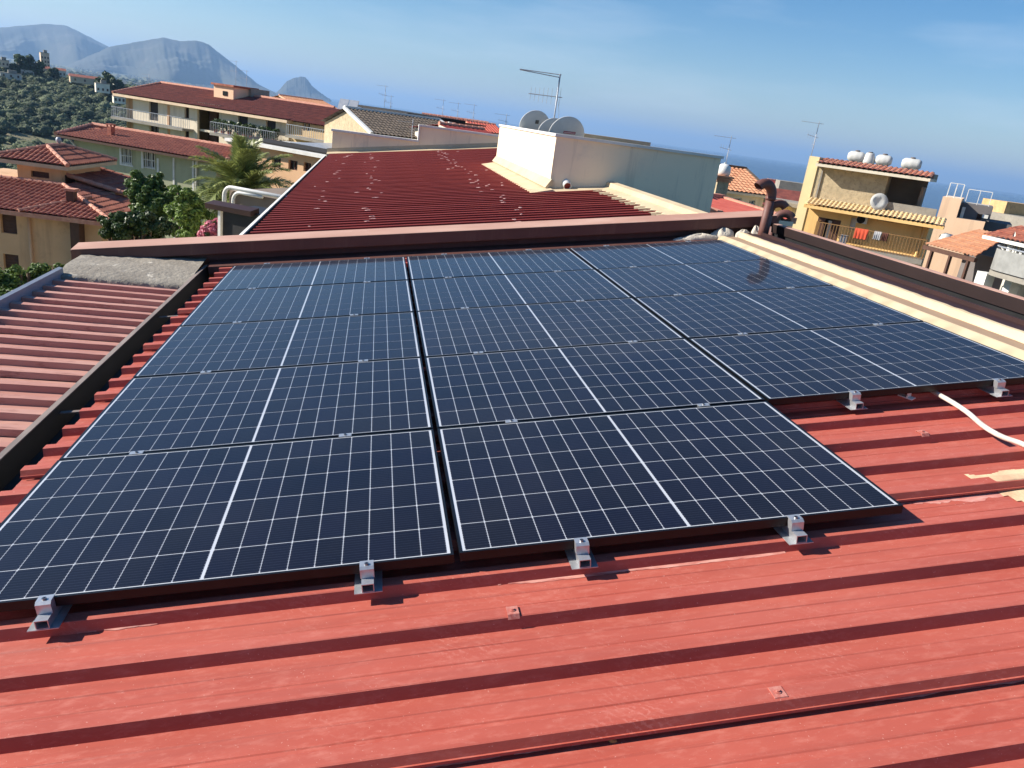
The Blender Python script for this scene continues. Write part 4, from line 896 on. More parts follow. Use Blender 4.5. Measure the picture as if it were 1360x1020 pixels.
# ------------------------------------------------------------------ sage-green building with long tiled roof
fg = Fac((98, 182), (276, 212), 58, -11.5)
e = fg.empty('green_building', 'sage green building with long terracotta roof and white-framed barred windows', 'building')
Tg = fg.top; Wg = fg.W
g1 = fg.rect(162, 197, 175, 217); g2 = fg.rect(191, 202, 206, 223)
mb = MB(); wall(mb, 0, Wg + .6, 0, Tg, [g1, g2], 0, .2); shell(mb, 0, Wg + .6, 0, 8.2, 0, Tg - .03); mb.build('wall', M_GREENWALL, e)
for q in (g1, g2):
    w_ = window(e, q, 0, .2, M_WHITE, bars=1)
    mb = MB(); n_ = 5
    for k in range(n_ + 1): x_ = q[0] + (q[1] - q[0]) * k / n_; mb.box(x_ - .018, x_ + .018, -.06, -.03, q[2] - .05, q[3] + .05)
    for z_ in (q[2], (q[2] + q[3]) / 2, q[3]): mb.box(q[0] - .05, q[1] + .05, -.062, -.028, z_ - .02, z_ + .02)
    mb.build('window_grille', M_WHITE, w_)
mb = MB()
q = fg.rect(158, 194, 192, 196); mb.box(q[0], q[1] + .6, -.06, -.003, q[3] - .12, q[3] + .06)
for (a, b, c, d) in ((g1[0] - .15, g1[0] - .03, g1[2] - .1, g1[3] + .1), (g2[0] - .16, g2[0] - .03, g2[2] - .1, g2[3] + .3), (g1[0] - .15, g1[1] + .1, g1[2] - .16, g1[2] - .06)): mb.box(a, b, -.05, -.003, c, d)
q = fg.rect(209, 203, 258, 238); xm = fg.loc(231, 215)[0]
mb.box(q[0], q[0] + .14, -.05, -.003, 0.5, q[3] - .5); mb.box(q[1] - .12, q[1], -.05, -.003, .5, q[3] - .3); mb.box(q[0] + .2, q[1], -.05, -.003, q[3] - .25, q[3] - .12); mb.box(xm - .06, xm + .06, -.05, -.003, .5, q[3] - .3)
mb.build('white_trim', M_WHITE, e)
mb = MB(); xd_ = fg.loc(262, 215)[0]; mb.tube([(xd_ + .25, -.35, Tg - .1), (xd_, -.1, Tg - .45), (xd_, -.1, .2)], .07, 8); x2 = fg.loc(101, 190)[0]; mb.tube([(x2 - .2, -.35, Tg - .1), (x2, -.1, Tg - .5), (x2, -.1, .2)], .07, 8); mb.build('downpipe', M_WHITE, e, True)
zt = Tg + .05; a0, a1 = -.7, Wg + 1.2; xg, zr = fg.loc(123, 166, 4); zr = max(zt + .5, min(zr, zt + 1.3)); print('green ridge', xg, zr - zt)
mb = MB(); tile_slope(mb, (a0, -.7, zt), (a1, -.7, zt), (a1 + .2, 4, zr), (xg, 4, zr), .25, .065, .42); tile_slope(mb, (a0, 8.8, zt), (a0, -.7, zt), (xg, 4, zr), (xg, 4, zr), .25, .065, .42); tile_slope(mb, (a1, 8.8, zt), (a0, 8.8, zt), (xg, 4, zr), (a1 + .2, 4, zr), .4, .06, .8, 2)
rf = mb.build('roof', M_TILE, e)
mb = MB(); ridge(mb, (xg, 4, zr + .05), (a1 + .2, 4, zr + .05), .13); ridge(mb, (a0, -.7, zt + .05), (xg, 4, zr + .05), .12); ridge(mb, (a1, -.7, zt + .05), (a1 + .2, 4, zr + .05), .12); mb.build('ridge_tiles', M_RIDGE, rf)
mb = MB(); mb.box(a0, a1, -.72, -.2, zt - .14, zt - .01); mb.build('eaves', M_BROWNPAINT, e)
xc, zc = fg.loc(141, 176, 1.2); chimney_pot(e, xc, 1.6, zt + .25, .32, .55, M_TILE)

# ------------------------------------------------------------------ orange villa with hip roofs and belvedere
fv = Fac((2, 276.5), (149, 294.5), 36, -11.5)
e = fv.empty('orange_villa', 'orange stucco villa with terracotta hip roof and small roof belvedere', 'house')
Tv = fv.top; Wv = fv.W; WB = 8.2                       # depth
X0 = -4.5; WR = 4.9; XE = Wv                                     # eave corner at x=Wv
o1 = fv.rect(1, 285, 22, 310, .6); o2 = fv.rect(5, 338, 25, 358, .6); ox = .6
o1 = (o1[0], o1[1], o1[2], o1[3])
mb = MB(); wall(mb, X0, XE - .7, 0, Tv + .05, [o1, o2], ox, .2); shell(mb, X0, XE - .7, ox, WR - .3, 0, Tv + .05); mb.box(X0, XE - 1.9, WR - .25, WB, 0, Tv + .45); mb.build('wall', M_STUCCO, e)
for q in (o1, o2): shutter(e, q, ox, .2, M_BROWNPAINT, 'shutter')
mb = MB(); q = fv.rect(40, 290, 45, 345, .5); mb.tube([(q[0], .5, Tv - .2), (q[0] + .05, .5, .5)], .06, 8); mb.build('downpipe', M_STUCCO, e, True)
q = fv.rect(94, 290, 106, 330, .2); mb = MB(); mb.box(q[0], q[1], .15, ox - .003, .5, q[3] - .05); fl = mb.build('flue', M_BROWNPAINT, e); mb = MB(); mb.box(q[0] - .06, q[1] + .06, .08, ox - .01, q[3] - .05, q[3] + .08); mb.build('flue_cap', M_RIDGE, fl)
ze = Tv - .06; sl = 0.195; hip = 3.6; zh = ze + hip * sl; WR = 4.9
mb = MB(); tile_slope(mb, (X0 - .6, 0, ze), (XE, 0, ze), (XE - hip, hip, zh), (X0 - .6, hip, zh), .20, .07, .40)
tile_slope(mb, (XE, 0, ze), (XE, WR, ze), (XE - hip, WR, zh), (XE - hip, hip, zh), .20, .07, .40)
x5 = XE - 1.3; tile_slope(mb, (x5, WR - .2, ze + .42), (x5, WB + .6, ze + .42), (x5 - hip, WB + .6, zh + .42), (x5 - hip, WR - .2, zh + .42), .20, .07, .40)
rf = mb.build('roof', M_TILE, e)
mb = MB(); ridge(mb, (XE, 0, ze + .06), (XE - hip, hip, zh + .06), .085, 8, .35); ridge(mb, (x5, WR - .2, ze + .5), (x5 - hip, WR - .2, zh + .5), .10); ridge(mb, (XE - hip, hip, zh + .04), (X0, hip, zh + .04), .08)
xs_ = fv.loc(24, 282)[0]; ridge(mb, (xs_, 0, ze + .05), (xs_ + 1.6, 2.6, ze + 2.6 * sl + .03), .08); mb.build('ridge_tiles', M_RIDGE, rf)
mb = MB(); mb.box(X0 - .6, XE, -.04, .12, ze - .16, ze + .0); mb.box(XE - .12, XE + .04, .121, WR, ze - .16, ze); mb.box(x5 - .12, x5 + .04, WR - .2, WB + .6, ze + .26, ze + .42); mb.box(X0, XE - .13, .121, ox, ze - .06, ze - .02); mb.build('eaves', M_RIDGE, e)
q = fv.rect(88, 254, 98, 276, 1.6); mb = MB(); mb.box(q[0], q[1], 1.6, 1.6 + (q[1] - q[0]), ze + .2, q[3]); cm = mb.build('chimney', M_BROWNPAINT, e); mb = MB(); mb.box(q[0] - .06, q[1] + .06, 1.54, 1.66 + (q[1] - q[0]), q[3], q[3] + .1); mb.build('chimney_cap', M_RIDGE, cm)
# belvedere
Cn = atd(90, 227, 38.9)
def tol(P): d = P - fv.org; return Vector((d.dot(fv.xd), d.dot(fv.yd), d.z))
c0 = tol(Cn); wx, wy = 3.3, 4.7; tx1, ty0, tz = c0.x, c0.y, c0.z
tx0, ty1 = tx1 - wx, ty0 + wy
bl_ = fv.rect(41, 224, 65, 236, ty0 + .55)
mb = MB(); wall(mb, tx0 + .9, tx1 - .55, ze + .6, tz, [(bl_[0], bl_[1], bl_[2], tz - .25)], ty0 + .55, .2); shell(mb, tx0 + .9, tx1 - .55, ty0 + .55, ty1 - .5, ze + .6, tz); bv = mb.build('belvedere_wall', M_STUCCO, e)
shutter(e, (bl_[0], bl_[1], bl_[2], tz - .25), ty0 + .55, .2, M_BROWNPAINT, 'belvedere_window')
for f0, f1 in ((.08, .30), (.58, .80)):
    ya = ty0 + .55 + (wy - 1.05) * f0; yb = ty0 + .55 + (wy - 1.05) * f1; mb = MB(); mb.box(tx1 - .549, tx1 - .52, ya, yb, tz - .95, tz - .3); mb.build('belvedere_window', M_BROWNPAINT, e)
mb = MB(); mb.box(tx0, tx1, ty0, ty1, tz, tz + .16); mb.build('belvedere_eaves', M_CREAM, e)
hz = tz + .18; hh = min(wx, wy) * .5; zz = hz + hh * .33; rx0, rx1 = tx0 + hh, tx1 - hh
ry = (ty0 + ty1) / 2
if wx >= wy: K0, K1 = Vector((tx0 + wy/2, ry, zz)), Vector((tx1 - wy/2, ry, zz))
else: K0, K1 = Vector(((tx0+tx1)/2, ty0 + wx/2, zz)), Vector(((tx0+tx1)/2, ty1 - wx/2, zz))
mb = MB()
if wx >= wy:
    tile_slope(mb, (tx0, ty0, hz), (tx1, ty0, hz), K1, K0, .2, .07, .4); tile_slope(mb, (tx1, ty0, hz), (tx1, ty1, hz), K1, K1, .2, .07, .4); tile_slope(mb, (tx1, ty1, hz), (tx0, ty1, hz), K0, K1, .2, .07, .4); tile_slope(mb, (tx0, ty1, hz), (tx0, ty0, hz), K0, K0, .2, .07, .4)
    cor = [((tx0, ty0, hz), K0), ((tx1, ty0, hz), K1), ((tx1, ty1, hz), K1), ((tx0, ty1, hz), K0)]
else:
    tile_slope(mb, (tx0, ty0, hz), (tx1, ty0, hz), K0, K0, .2, .07, .4); tile_slope(mb, (tx1, ty0, hz), (tx1, ty1, hz), K1, K0, .2, .07, .4); tile_slope(mb, (tx1, ty1, hz), (tx0, ty1, hz), K1, K1, .2, .07, .4); tile_slope(mb, (tx0, ty1, hz), (tx0, ty0, hz), K0, K1, .2, .07, .4)
    cor = [((tx0, ty0, hz), K0), ((tx1, ty0, hz), K0), ((tx1, ty1, hz), K1), ((tx0, ty1, hz), K1)]
rf = mb.build('belvedere_roof', M_TILE, e)
mb = MB()
for a_, b2_ in cor: ridge(mb, Vector(a_) + Vector((0, 0, .05)), b2_ + Vector((0, 0, .05)), .09, 8, .35)
ridge(mb, K0 + Vector((0, 0, .05)), K1 + Vector((0, 0, .05)), .1); mb.build('ridge_tiles', M_RIDGE, rf)
q = fv.loc(91, 196, ry); mb = MB(); mb.lathe((K1.x, ry + .3, zz + .1), [(.0, .3), (.07, .29), (.12, .2), (.12, .12), (.07, .03), (.06, -.3)], 12); mb.build('roof_cowl', M_ZINC, e, True)
print('villa', round(Wv, 1), 'tower', round(wx, 1), round(wy, 1), 'eave z', fv.P0.z, 'apt W', round(Wd, 1), 'green W', round(Wg, 1))

# ------------------------------------------------------------------ roofs of the town between apartment block and white block
def gable_house(name, label, p0, p1, D, depth, ridge_px, roofmat, wallmat, ground=None, ov=.5, pitch=.25, ops=(), p1D=None, wtop=0.0, corr=False, cat='house', xl=0., xr=0., verge=None, yridge=None):
    f = Fac(p0, p1, D, -12 if ground is None else ground, p1D)
    e = f.empty(name, label, cat); W_ = f.W; T = f.top
    yr_ = depth / 2 if yridge is None else yridge; zr_ = f.loc(ridge_px[0], ridge_px[1], yr_)[1]
    zr_ = max(zr_, T + .15)
    rects = [f.rect(*q) for q in ops]
    mb = MB(); wall(mb, -xl, W_ + xr, 0, T - .05, rects, 0.0, .2); shell(mb, -xl, W_ + xr, 0, depth, 0, T - .05)
    sl_ = (zr_ - T) / yr_
    for xx in (-xl, W_ + xr): mb.add([(xx, 0, T - .05), (xx, depth, T - .05), (xx, yr_, zr_ - .06)], [(0, 1, 2)])
    mb.build('wall', wallmat, e)
    for q in rects: window(e, q, 0.0, .2, M_WHITE, bars=1)
    a, b = -xl - ov, W_ + xr + ov; zl = T - ov * sl_
    mb = MB()
    if corr: tile_slope(mb, (a, -ov, zl), (b, -ov, zl), (b, yr_, zr_), (a, yr_, zr_), .3, .04, 50); tile_slope(mb, (b, depth + ov, zl), (a, depth + ov, zl), (a, yr_, zr_), (b, yr_, zr_), .3, .04, 50)
    else: tile_slope(mb, (a, -ov, zl), (b, -ov, zl), (b, yr_, zr_), (a, yr_, zr_), pitch, .06, .45); tile_slope(mb, (b, depth + ov, zl), (a, depth + ov, zl), (a, yr_, zr_), (b, yr_, zr_), .4, .06, .9, 2)
    rf = mb.build('roof', roofmat, e)
    mb = MB(); n_ = Vector((0, -sl_, 1)).normalized()
    mb.slab([(a, -ov, zl - .02), (b, -ov, zl - .02), (b, yr_, zr_ - .02), (a, yr_, zr_ - .02)], n_, .12); mb.build('soffit', wallmat, rf)
    if verge is not None:
        mb = MB()
        for xx in (a, b): mb.slab([(xx - .09, -ov, zl + .09), (xx + .09, -ov, zl + .09), (xx + .09, yr_, zr_ + .09), (xx - .09, yr_, zr_ + .09)], n_, .16)
        mb.box(a, b, yr_ - .14, yr_ + .14, zr_ - .02, zr_ + .13); mb.build('verge', verge, rf)
    else:
        mb = MB(); ridge(mb, (a, yr_, zr_ + .04), (b, yr_, zr_ + .04), .12); mb.build('ridge_tiles', M_RIDGE, rf)
    return f, e
f, e = gable_house('town_house', 'beige house with wide grey-brown roof and white verges behind the stepped parapet', (498, 176), (618, 190), 47, 9, (560, 156.5), M_GREYROOF, M_BLOCKWORK, -12, .3, verge=M_WHITE, ops=((515, 181, 520, 187), (528, 183, 534, 189)))
z_ = f.top; mb = MB(); tile_slope(mb, (-.2, -.75, z_ - .75), (5, -.75, z_ - .75), (5, -.01, z_ - .45), (-.2, -.01, z_ - .45), .25, .06, .4); mb.build('lower_tiles', M_TILEORANGE, e)
p = f.org + f.xd * f.loc(547, 178, -.5)[0] + f.yd * -.5; tv_mast((p.x, p.y, f.g + f.top - .9), 1.9, [(1.7, (-1, .1, 0), .9, 7, .16, False, .1)], 'pale comb-shaped aerial in front of the grey-brown roof')
gable_house('town_house', 'small house with white corrugated roof and three windows beside the ochre wing', (452, 172), (498, 178.5), 66, 7, (478, 158), pmat('white_corrugated', (206, 204, 198), (184, 182, 176), scale=.7, rough=.6), M_CREAMWALL, -12, .4, corr=True, ops=((469, 169, 473, 179), (475, 170, 480, 180), (486, 172, 490, 181)))
gable_house('town_house', 'house with long brick-red tiled roof and chimneys behind the grey-brown roof', (556, 165), (636, 176), 78, 10, (590, 155.5), M_TILE, M_CREAMWALL, -14, .5)
gable_house('town_house', 'house with bright red tiled roof close to the white block', (634, 173), (664, 177), 72, 8, (648, 165), pmat('bright_tile', (186, 84, 66), (196, 100, 80), scale=2, rough=.8), M_PINKWALL, -14, .4)
gable_house('town_house', 'house with dark maroon corrugated roof just beyond the stepped parapet', (630, 184), (680, 190), 42, 7, (652, 174), M_DARKRED, M_CREAMWALL, -12, .3, corr=True)
gable_house('town_house', 'pale house with flat tiled roof behind the apartment wing', (398, 140), (450, 146.5), 108, 9, (420, 133), M_TILEORANGE, M_PINKWALL, -16, .4)
for (pa, pb, D_, w_, h_, lab) in ((601, 160.5, 74, .7, 1.0, 'white chimney rising from the brick-red tiled roof'), (621, 166, 70, 2.2, .5, 'small white roof box beside the red tiled roofs')):
    p = atd(pa, pb, D_); e = empty('chimney' if w_ < 1 else 'roof_box', (p.x, p.y, p.z - 1.2), (0, 0, .1), lab, 'chimney' if w_ < 1 else 'roof box')
    mb = MB(); mb.box(-w_/2, w_/2, -w_/2, w_/2, 0, 1.2); mb.build('shaft', M_WHITE, e); mb = MB(); mb.box(-w_*.6, w_*.6, -w_*.6, w_*.6, 1.25, 1.37); mb.box(-w_*.4, w_*.4, -w_*.4, w_*.4, 1.2, 1.25); mb.build('cap', M_TILE, e)
for (pa, pb, D_, h_, lab) in ((586, 166, 80, 2.4, 'thin bare aerial pole above the brick-red tiled roof'), (606, 166, 76, 2.0, 'aerial with long boom above the brick-red tiled roof'), (627, 168, 72, 1.9, 'branched aerial beside the small white roof box'),
                              (510, 148, 80, 2.4, 'aerial on the dark pergola roof'), (518, 150, 79, 1.6, 'short branched aerial on the dark pergola roof'), (671, 170, 60, 1.0, 'small aerial beside the corner of the white block'), (963, 222, 44, 1.6, 'aerial above the orange tiled roof beside the white block'), (1076, 212, 44.5, 1.9, 'many-armed aerial on the yellow house corner')):
    p = atd(pa, pb, D_); tv_mast((p.x, p.y, p.z - .6), h_ + .6, [(h_ + .5, (-1, .2, 0), .9, 6, .2, False, .25), (h_ * .75 + .3, (-1, -.4, .1), .7, 5, .22, True, .2), (h_ * .55 + .3, (.3, .9, 0), .5, 4, .2, True, .2)], lab)
# dark pergola and solar heater panels
f = Fac((476, 139), (541, 150), 80, -12)
e = f.empty('roof_pergola', 'dark flat pergola roof on posts above the town roofs', 'pergola')
mb = MB(); mb.box(-.3, f.W, 0, 4, f.top - .2, f.top); mb.build('canopy', M_VOID, e)
for x_ in (.6, f.W * .45, f.W * .8):
    mb = MB(); mb.box(x_ - .1, x_ + .1, .2, .4, f.top - 3.0, f.top - .2); mb.build('post', M_IRON, e)
mb = MB(); mb.box(.2, f.W * .5, 1.5, 1.7, f.top - 2.2, f.top - .6); mb.build('back_wall', M_GREYWALL, e)
mb = MB(); mb.box(-.5, f.W + .5, -.5, 6, 0, f.top - 2.2); mb.build('house_body', M_CREAMWALL, e)
f = Fac((446, 149), (471, 152.5), 83, -12)
e = f.empty('solar_water_heater', 'two tilted grey water-heating collectors on the brown tiled roof', 'solar heater')
for k in range(2):
    mb = MB(); a, b = f.W * k * .52, f.W * (k * .52 + .48); mb.slab([(a, 0, f.top), (b, 0, f.top), (b, 1.0, f.top + 1.35), (a, 1.0, f.top + 1.35)], (0, -1.35, 1), .1); mb.build('collector', M_ZINC, e)
mb = MB(); mb.box(.2, f.W - .2, .55, .65, f.top - 1.2, f.top + .6); mb.build('stand', M_IRON, e)

# beige flat-roofed house behind the palm
f = Fac((316, 189), (432, 210), 52, -12)
e = f.empty('flat_roof_house', 'beige flat-roofed house with dark roof edge behind the palm', 'house')
ops = [f.rect(361, 209, 373, 223), f.rect(383, 213, 395, 226), f.rect(403, 216, 413, 228)]
mb = MB(); wall(mb, 0, f.W + 1, 0, f.top, ops, 0, .2); shell(mb, 0, f.W + 1, 0, 9, 0, f.top); mb.build('wall', M_STUCCO, e)
for q in ops: window(e, q, 0, .2, M_BROWNPAINT)
mb = MB(); mb.box(-.6, f.W + 1.3, -.5, 9.4, f.top, f.top + .18); mb.build('roof_slab', M_WHITE, e)
mb = MB(); mb.slab([(.2, .2, f.top + .28), (f.W + .8, .2, f.top + .28), (f.W + .8, 1.2, f.top + .42), (.2, 1.2, f.top + .42)], (0, -.15, 1), .08); mb.build('dark_roof_sheet', M_VOID, e)
mb = MB(); mb.slab([(2.8, 1.5, f.top + .42), (f.W + .8, 1.5, f.top + .42), (f.W + .8, 7.6, f.top + .6), (2.8, 7.6, f.top + .6)], (0, -.1, 1), .2); mb.build('pale_roof_sheet', M_ZINC, e)

# terrace with white tubular rails next to the dark roof
f = Fac((303, 251), (392, 249), 17.0, -10.2, 16.0)
e = f.empty('terrace_house', 'grey terrace house with white tubular rails beside the dark red roof', 'house')
mb = MB(); mb.box(0.02, f.W + .8, .02, 3.2, 0, f.top - .02); mb.build('wall', pmat('taupe_wall', (140, 124, 108), (126, 110, 96), scale=.8, rough=.9), e)
def hoop(x0, x1, y, z0, z1, r_=.042):
    pts = [Vector((x0, y, z0))]
    for k in range(7): a = math.pi / 2 * k / 6; pts.append(Vector((x0 + .18 * (1 - math.cos(a)), y, z1 - .18 + .18 * math.sin(a))))
    pts.append(Vector((x1, y, z1))); m_ = MB(); m_.tube(pts, r_, 10); return m_
hoop(-.05, f.W + .6, -.05, f.top - .42, f.top + .05).build('rail', M_WHITE, e, True)
hoop(.18, .9, -.06, f.top - .42, f.top - .02, .035).build('rail', M_WHITE, e, True)
hoop(.15, f.W + .9, 2.6, f.top - .3, f.top + .12).build('rail', M_WHITE, e, True)
mb = MB(); mb.tube([(1.1, 2.5, f.top - .3), (1.1, 2.5, f.top + .1)], .045, 8); mb.tube([(1.1, 2.45, f.top + .06), (f.W + .9, 1.2, f.top - .06)], .045, 8); mb.build('rail', M_WHITE, e, True)
f = Fac((281, 268), (345, 271), 14.6, -10.2, 14.0)
e = f.empty('dark_shed', 'dark shed wall under a maroon canopy beside the dark red roof', 'shed')
mb = MB(); mb.slab([(-.05, -.12, f.top - .02), (f.W - .1, -.12, f.top - .02), (f.W - .1, .12, f.top + .02), (-.05, .12, f.top + .02)], (0, -.16, 1), .09); mb.build('canopy', MATS['maroon_strip'], e)
mb = MB(); mb.box(.24, f.W - .05, .0, .9, 0, f.top - .08); mb.build('wall', M_GUTTER, e)
mb = MB(); mb.box(.18, .235, -.06, .02, 0, f.top - .1); mb.build('white_post', M_WHITE, e)
mb = MB(); mb.box(.55, f.W, -.02, -.003, f.top - 1.6, f.top - .55); mb.build('door_leaf', pmat('shed_panel', (44, 38, 36), (52, 46, 42)), e)

# ------------------------------------------------------------------ yellow house on the right
fy = Fac((1086, 221), (1235, 241), 44, -11, 43.4)
e = fy.empty('yellow_house', 'yellow house with unrendered blockwork upper storey and water tanks on its roof', 'house')
def FZ(px_, py_, y=0.): return fy.loc(px_, py_, y)
Ty = FZ(1110, 224)[1]; xR = FZ(1222, 270)[0]; xL2 = FZ(1235, 300)[0]; zc = FZ(1160, 286)[1]; xm = FZ(1176, 250)[0]
dep = 5.2
door = fy.rect(1083, 290, 1114, 322); vg = fy.rect(1129, 289, 1137, 305)
mb = MB(); wall(mb, 0, xL2, 0, zc, [door, vg], 0, .22); mb.add([(xL2, 0, 0), (xL2, dep, 0), (xL2, dep, zc), (xL2, 0, zc)], [(0, 1, 2, 3)]); mb.build('lower_wall', M_YELLOWWALL, e)
mb = MB(); wall(mb, 0, xm, zc + .003, Ty, (), 0.01); mb.add([(xm, .01, zc), (xm, 1.6, zc), (xm, 1.6, Ty), (xm, .01, Ty)], [(0, 1, 2, 3)]); mb.build('upper_wall', M_BLOCKWORK, e)
mb = MB(); mb.box(xm, xR, 1.6, 1.8, zc, Ty); mb.box(xR - .15, xR, .3, 1.6, zc, Ty - .3); mb.build('loggia_wall', pmat('raw_render', (128, 112, 96), (112, 98, 84), scale=1, rough=.9), e)
mb = MB(); mb.box(-.5, .0, -.05, dep, 0, Ty + .45); mb.build('side_wall', M_PALEYELLOW, e)
mb = MB()
for zz0, zz1 in ((Ty - 2.6, Ty - .6), (Ty - 7.2, Ty - 5.4)):
    for yy in (1.4, 2.4, 3.3): mb.box(-.53, -.501, yy, yy + .28, zz0, zz1)
mb.build('wall_slots', M_YELLOWWALL, e)
mb = MB(); mb.box(.25, .33, -.06, .009, zc + .2, Ty - .1); mb.build('downpipe', M_CONCRETE, e)
mb = MB(); mb.box(xm - .1, FZ(1243, 285)[0], -.15, .0, zc, zc + .75); mb.build('terrace_parapet', M_CONCRETE, e)
mb = MB(); mb.box(xm, xL2, 0, dep, zc - .2, zc - .01); mb.build('terrace_floor', M_CONCRETE, e)
xe = FZ(1235, 241, -.7)[0]
mb = MB(); mb.box(.01, xe, -.75, dep, Ty, Ty + .14); mb.build('roof_slab', M_CREAMWALL, e)
mb = MB(); tile_slope(mb, (.02, -.8, Ty + .15), (xe, -.8, Ty + .15), (xe, 1.6, Ty + .42), (.02, 1.6, Ty + .42), .24, .075, .42, 5); mb.build('roof_tiles', pmat('red_cream_tile', (172, 96, 74), (206, 156, 128), scale=5, rough=.8), e)
mb = MB(); mb.box(.02, xe, 1.6, dep, Ty + .14, Ty + .38); mb.build('roof_top', M_CONCRETE, e)
xc0, xc1 = .02, FZ(1255, 297, -1.1)[0]; zc0 = FZ(1150, 284, -1.1)[1]
mb = MB(); mb.box(xc0, xc1, -1.2, .0, zc0 - .16, zc0); mb.build('canopy_slab', M_YELLOWWALL, e)
mb = MB(); tile_slope(mb, (xc0, -1.25, zc0 + .01), (xc1, -1.25, zc0 + .01), (xc1, -.02, zc0 + .30), (xc0, -.02, zc0 + .30), .21, .07, .42, 5); mb.build('canopy_tiles', pmat('cream_tile', (222, 196, 150), (206, 176, 130), scale=5, rough=.8), e)
# door with shutters
a, b, c, d = door
mb = MB(); mb.box(a, a + (b - a) * .33, -.08, -.02, c, d); mb.build('shutter', M_BROWNPAINT, e)
mb = MB(); mb.box(a + (b - a) * .62, b, .02, .10, c, d); mb.build('shutter', M_BROWNPAINT, e)
mb = MB(); mb.box(a, b, .2, .22, c, d); mb.build('door_void', M_VOID, e)
mb = MB(); mb.box(a + (b - a) * .45, a + (b - a) * .6, .12, .15, c, d - .1); mb.build('curtain', M_WHITE, e)
shutter(e, vg, 0, .22, M_WHITE, 'vent_grille')
q = fy.rect(1138, 286.5, 1152, 297, -.3); mb = MB(); mb.box(q[0], q[1], -.34, -.02, q[2], q[3]); ac = mb.build('air_conditioner', M_WHITE, e); mb = MB(); cx_, cz_ = q[0] + (q[1] - q[0]) * .4, (q[2] + q[3]) / 2; mb.lathe((cx_, -.345, cz_), [(0, 0), (.2, 0), (.2, .02), (.0, .02)], 16, (0, -1, 0)); mb.build('fan', M_VOID, ac)
q = fy.rect(1115, 312, 1125, 324, -.6); mb = MB(); mb.box(q[0], q[1], -.8, -.4, q[2], q[3]); mb.build('wash_tank', M_ZINC, e)
zb_ = FZ(1170, 335, -1.1)[1]; xb0, xb1 = FZ(1082, 322)[0], FZ(1226, 342, -1.1)[0]
mb = MB(); mb.box(xb0, xb1, -1.25, -.003, zb_ - .25, zb_); mb.build('balcony_slab', M_CONCRETE, e)
railing(e, xb0 + .05, xb1 - .05, -1.2, zb_, .95, pmat('gold_iron', (150, 112, 66), (130, 96, 56), rough=.6), .14, 1.15)
mb = MB(); q = FZ(1222, 320, -.12)[0]; mb.tube([(q, -.1, .2), (q, -.1, zc0 - .2)], .06, 8); mb.build('drainpipe', M_YELLOWWALL, e, True)
q = fy.rect(1161, 260, 1175, 276, -.3); e2 = fy.empty('satellite_dish', 'pale satellite dish on the blockwork wall of the yellow house', 'satellite dish'); mb = MB(); mb.lathe(((q[0] + q[1]) / 2, -.45, (q[2] + q[3]) / 2), [(0, .1), (.2, .085), (.36, .03), (.42, 0), (.42, -.02), (.2, .06), (0, .075)], 24, (-.35, .9, -.2)); mb.build('reflector', M_DISH, e2, True); mb = MB(); mb.tube([((q[0] + q[1]) / 2, -.36, (q[2] + q[3]) / 2), ((q[0] + q[1]) / 2, .02, (q[2] + q[3]) / 2 - .15)], .03, 6); mb.build('bracket', M_IRON, e2)
# laundry
for (pa, pb, pc, pd, col, lab) in ((1131, 316, 1149, 330, (214, 84, 54), 'red blanket hung over the yellow house balcony rail'), (1157, 319, 1167, 329, (178, 176, 176), 'grey cloth hung over the yellow house balcony rail'), (1168, 320, 1176, 330, (92, 52, 40), 'dark brown cloth hung over the yellow house balcony rail')):
    q = fy.rect(pa, pb, pc, pd, -1.25); mb = MB(); n1, n2 = 12, 6; vs = []
    zt_ = zb_ + .965
    hh_ = max(.4, min(.85, q[3] - q[2]))
    for i in range(n1 + 1):
        for j, (yy, zz) in enumerate(((-1.15, zt_ - .25), (-1.17, zt_ - .05), (-1.2, zt_), (-1.24, zt_ - .05), (-1.26, zt_ - hh_ * .5), (-1.27, zt_ - hh_))): vs.append((q[0] + (q[1] - q[0]) * i / n1, yy - .03 * math.sin(i * 1.9) * (j > 3), zz))
    mb.add(vs, [(i*6+j, (i+1)*6+j, (i+1)*6+j+1, i*6+j+1) for i in range(n1) for j in range(5)]); o = mb.build('hanging_cloth', pmat('cloth_%d' % col[0], col, None, scale=6, rough=.9), None, True); o.location = fy.org; o.rotation_euler = (0, 0, fy.rz); tag(o, lab, 'laundry')
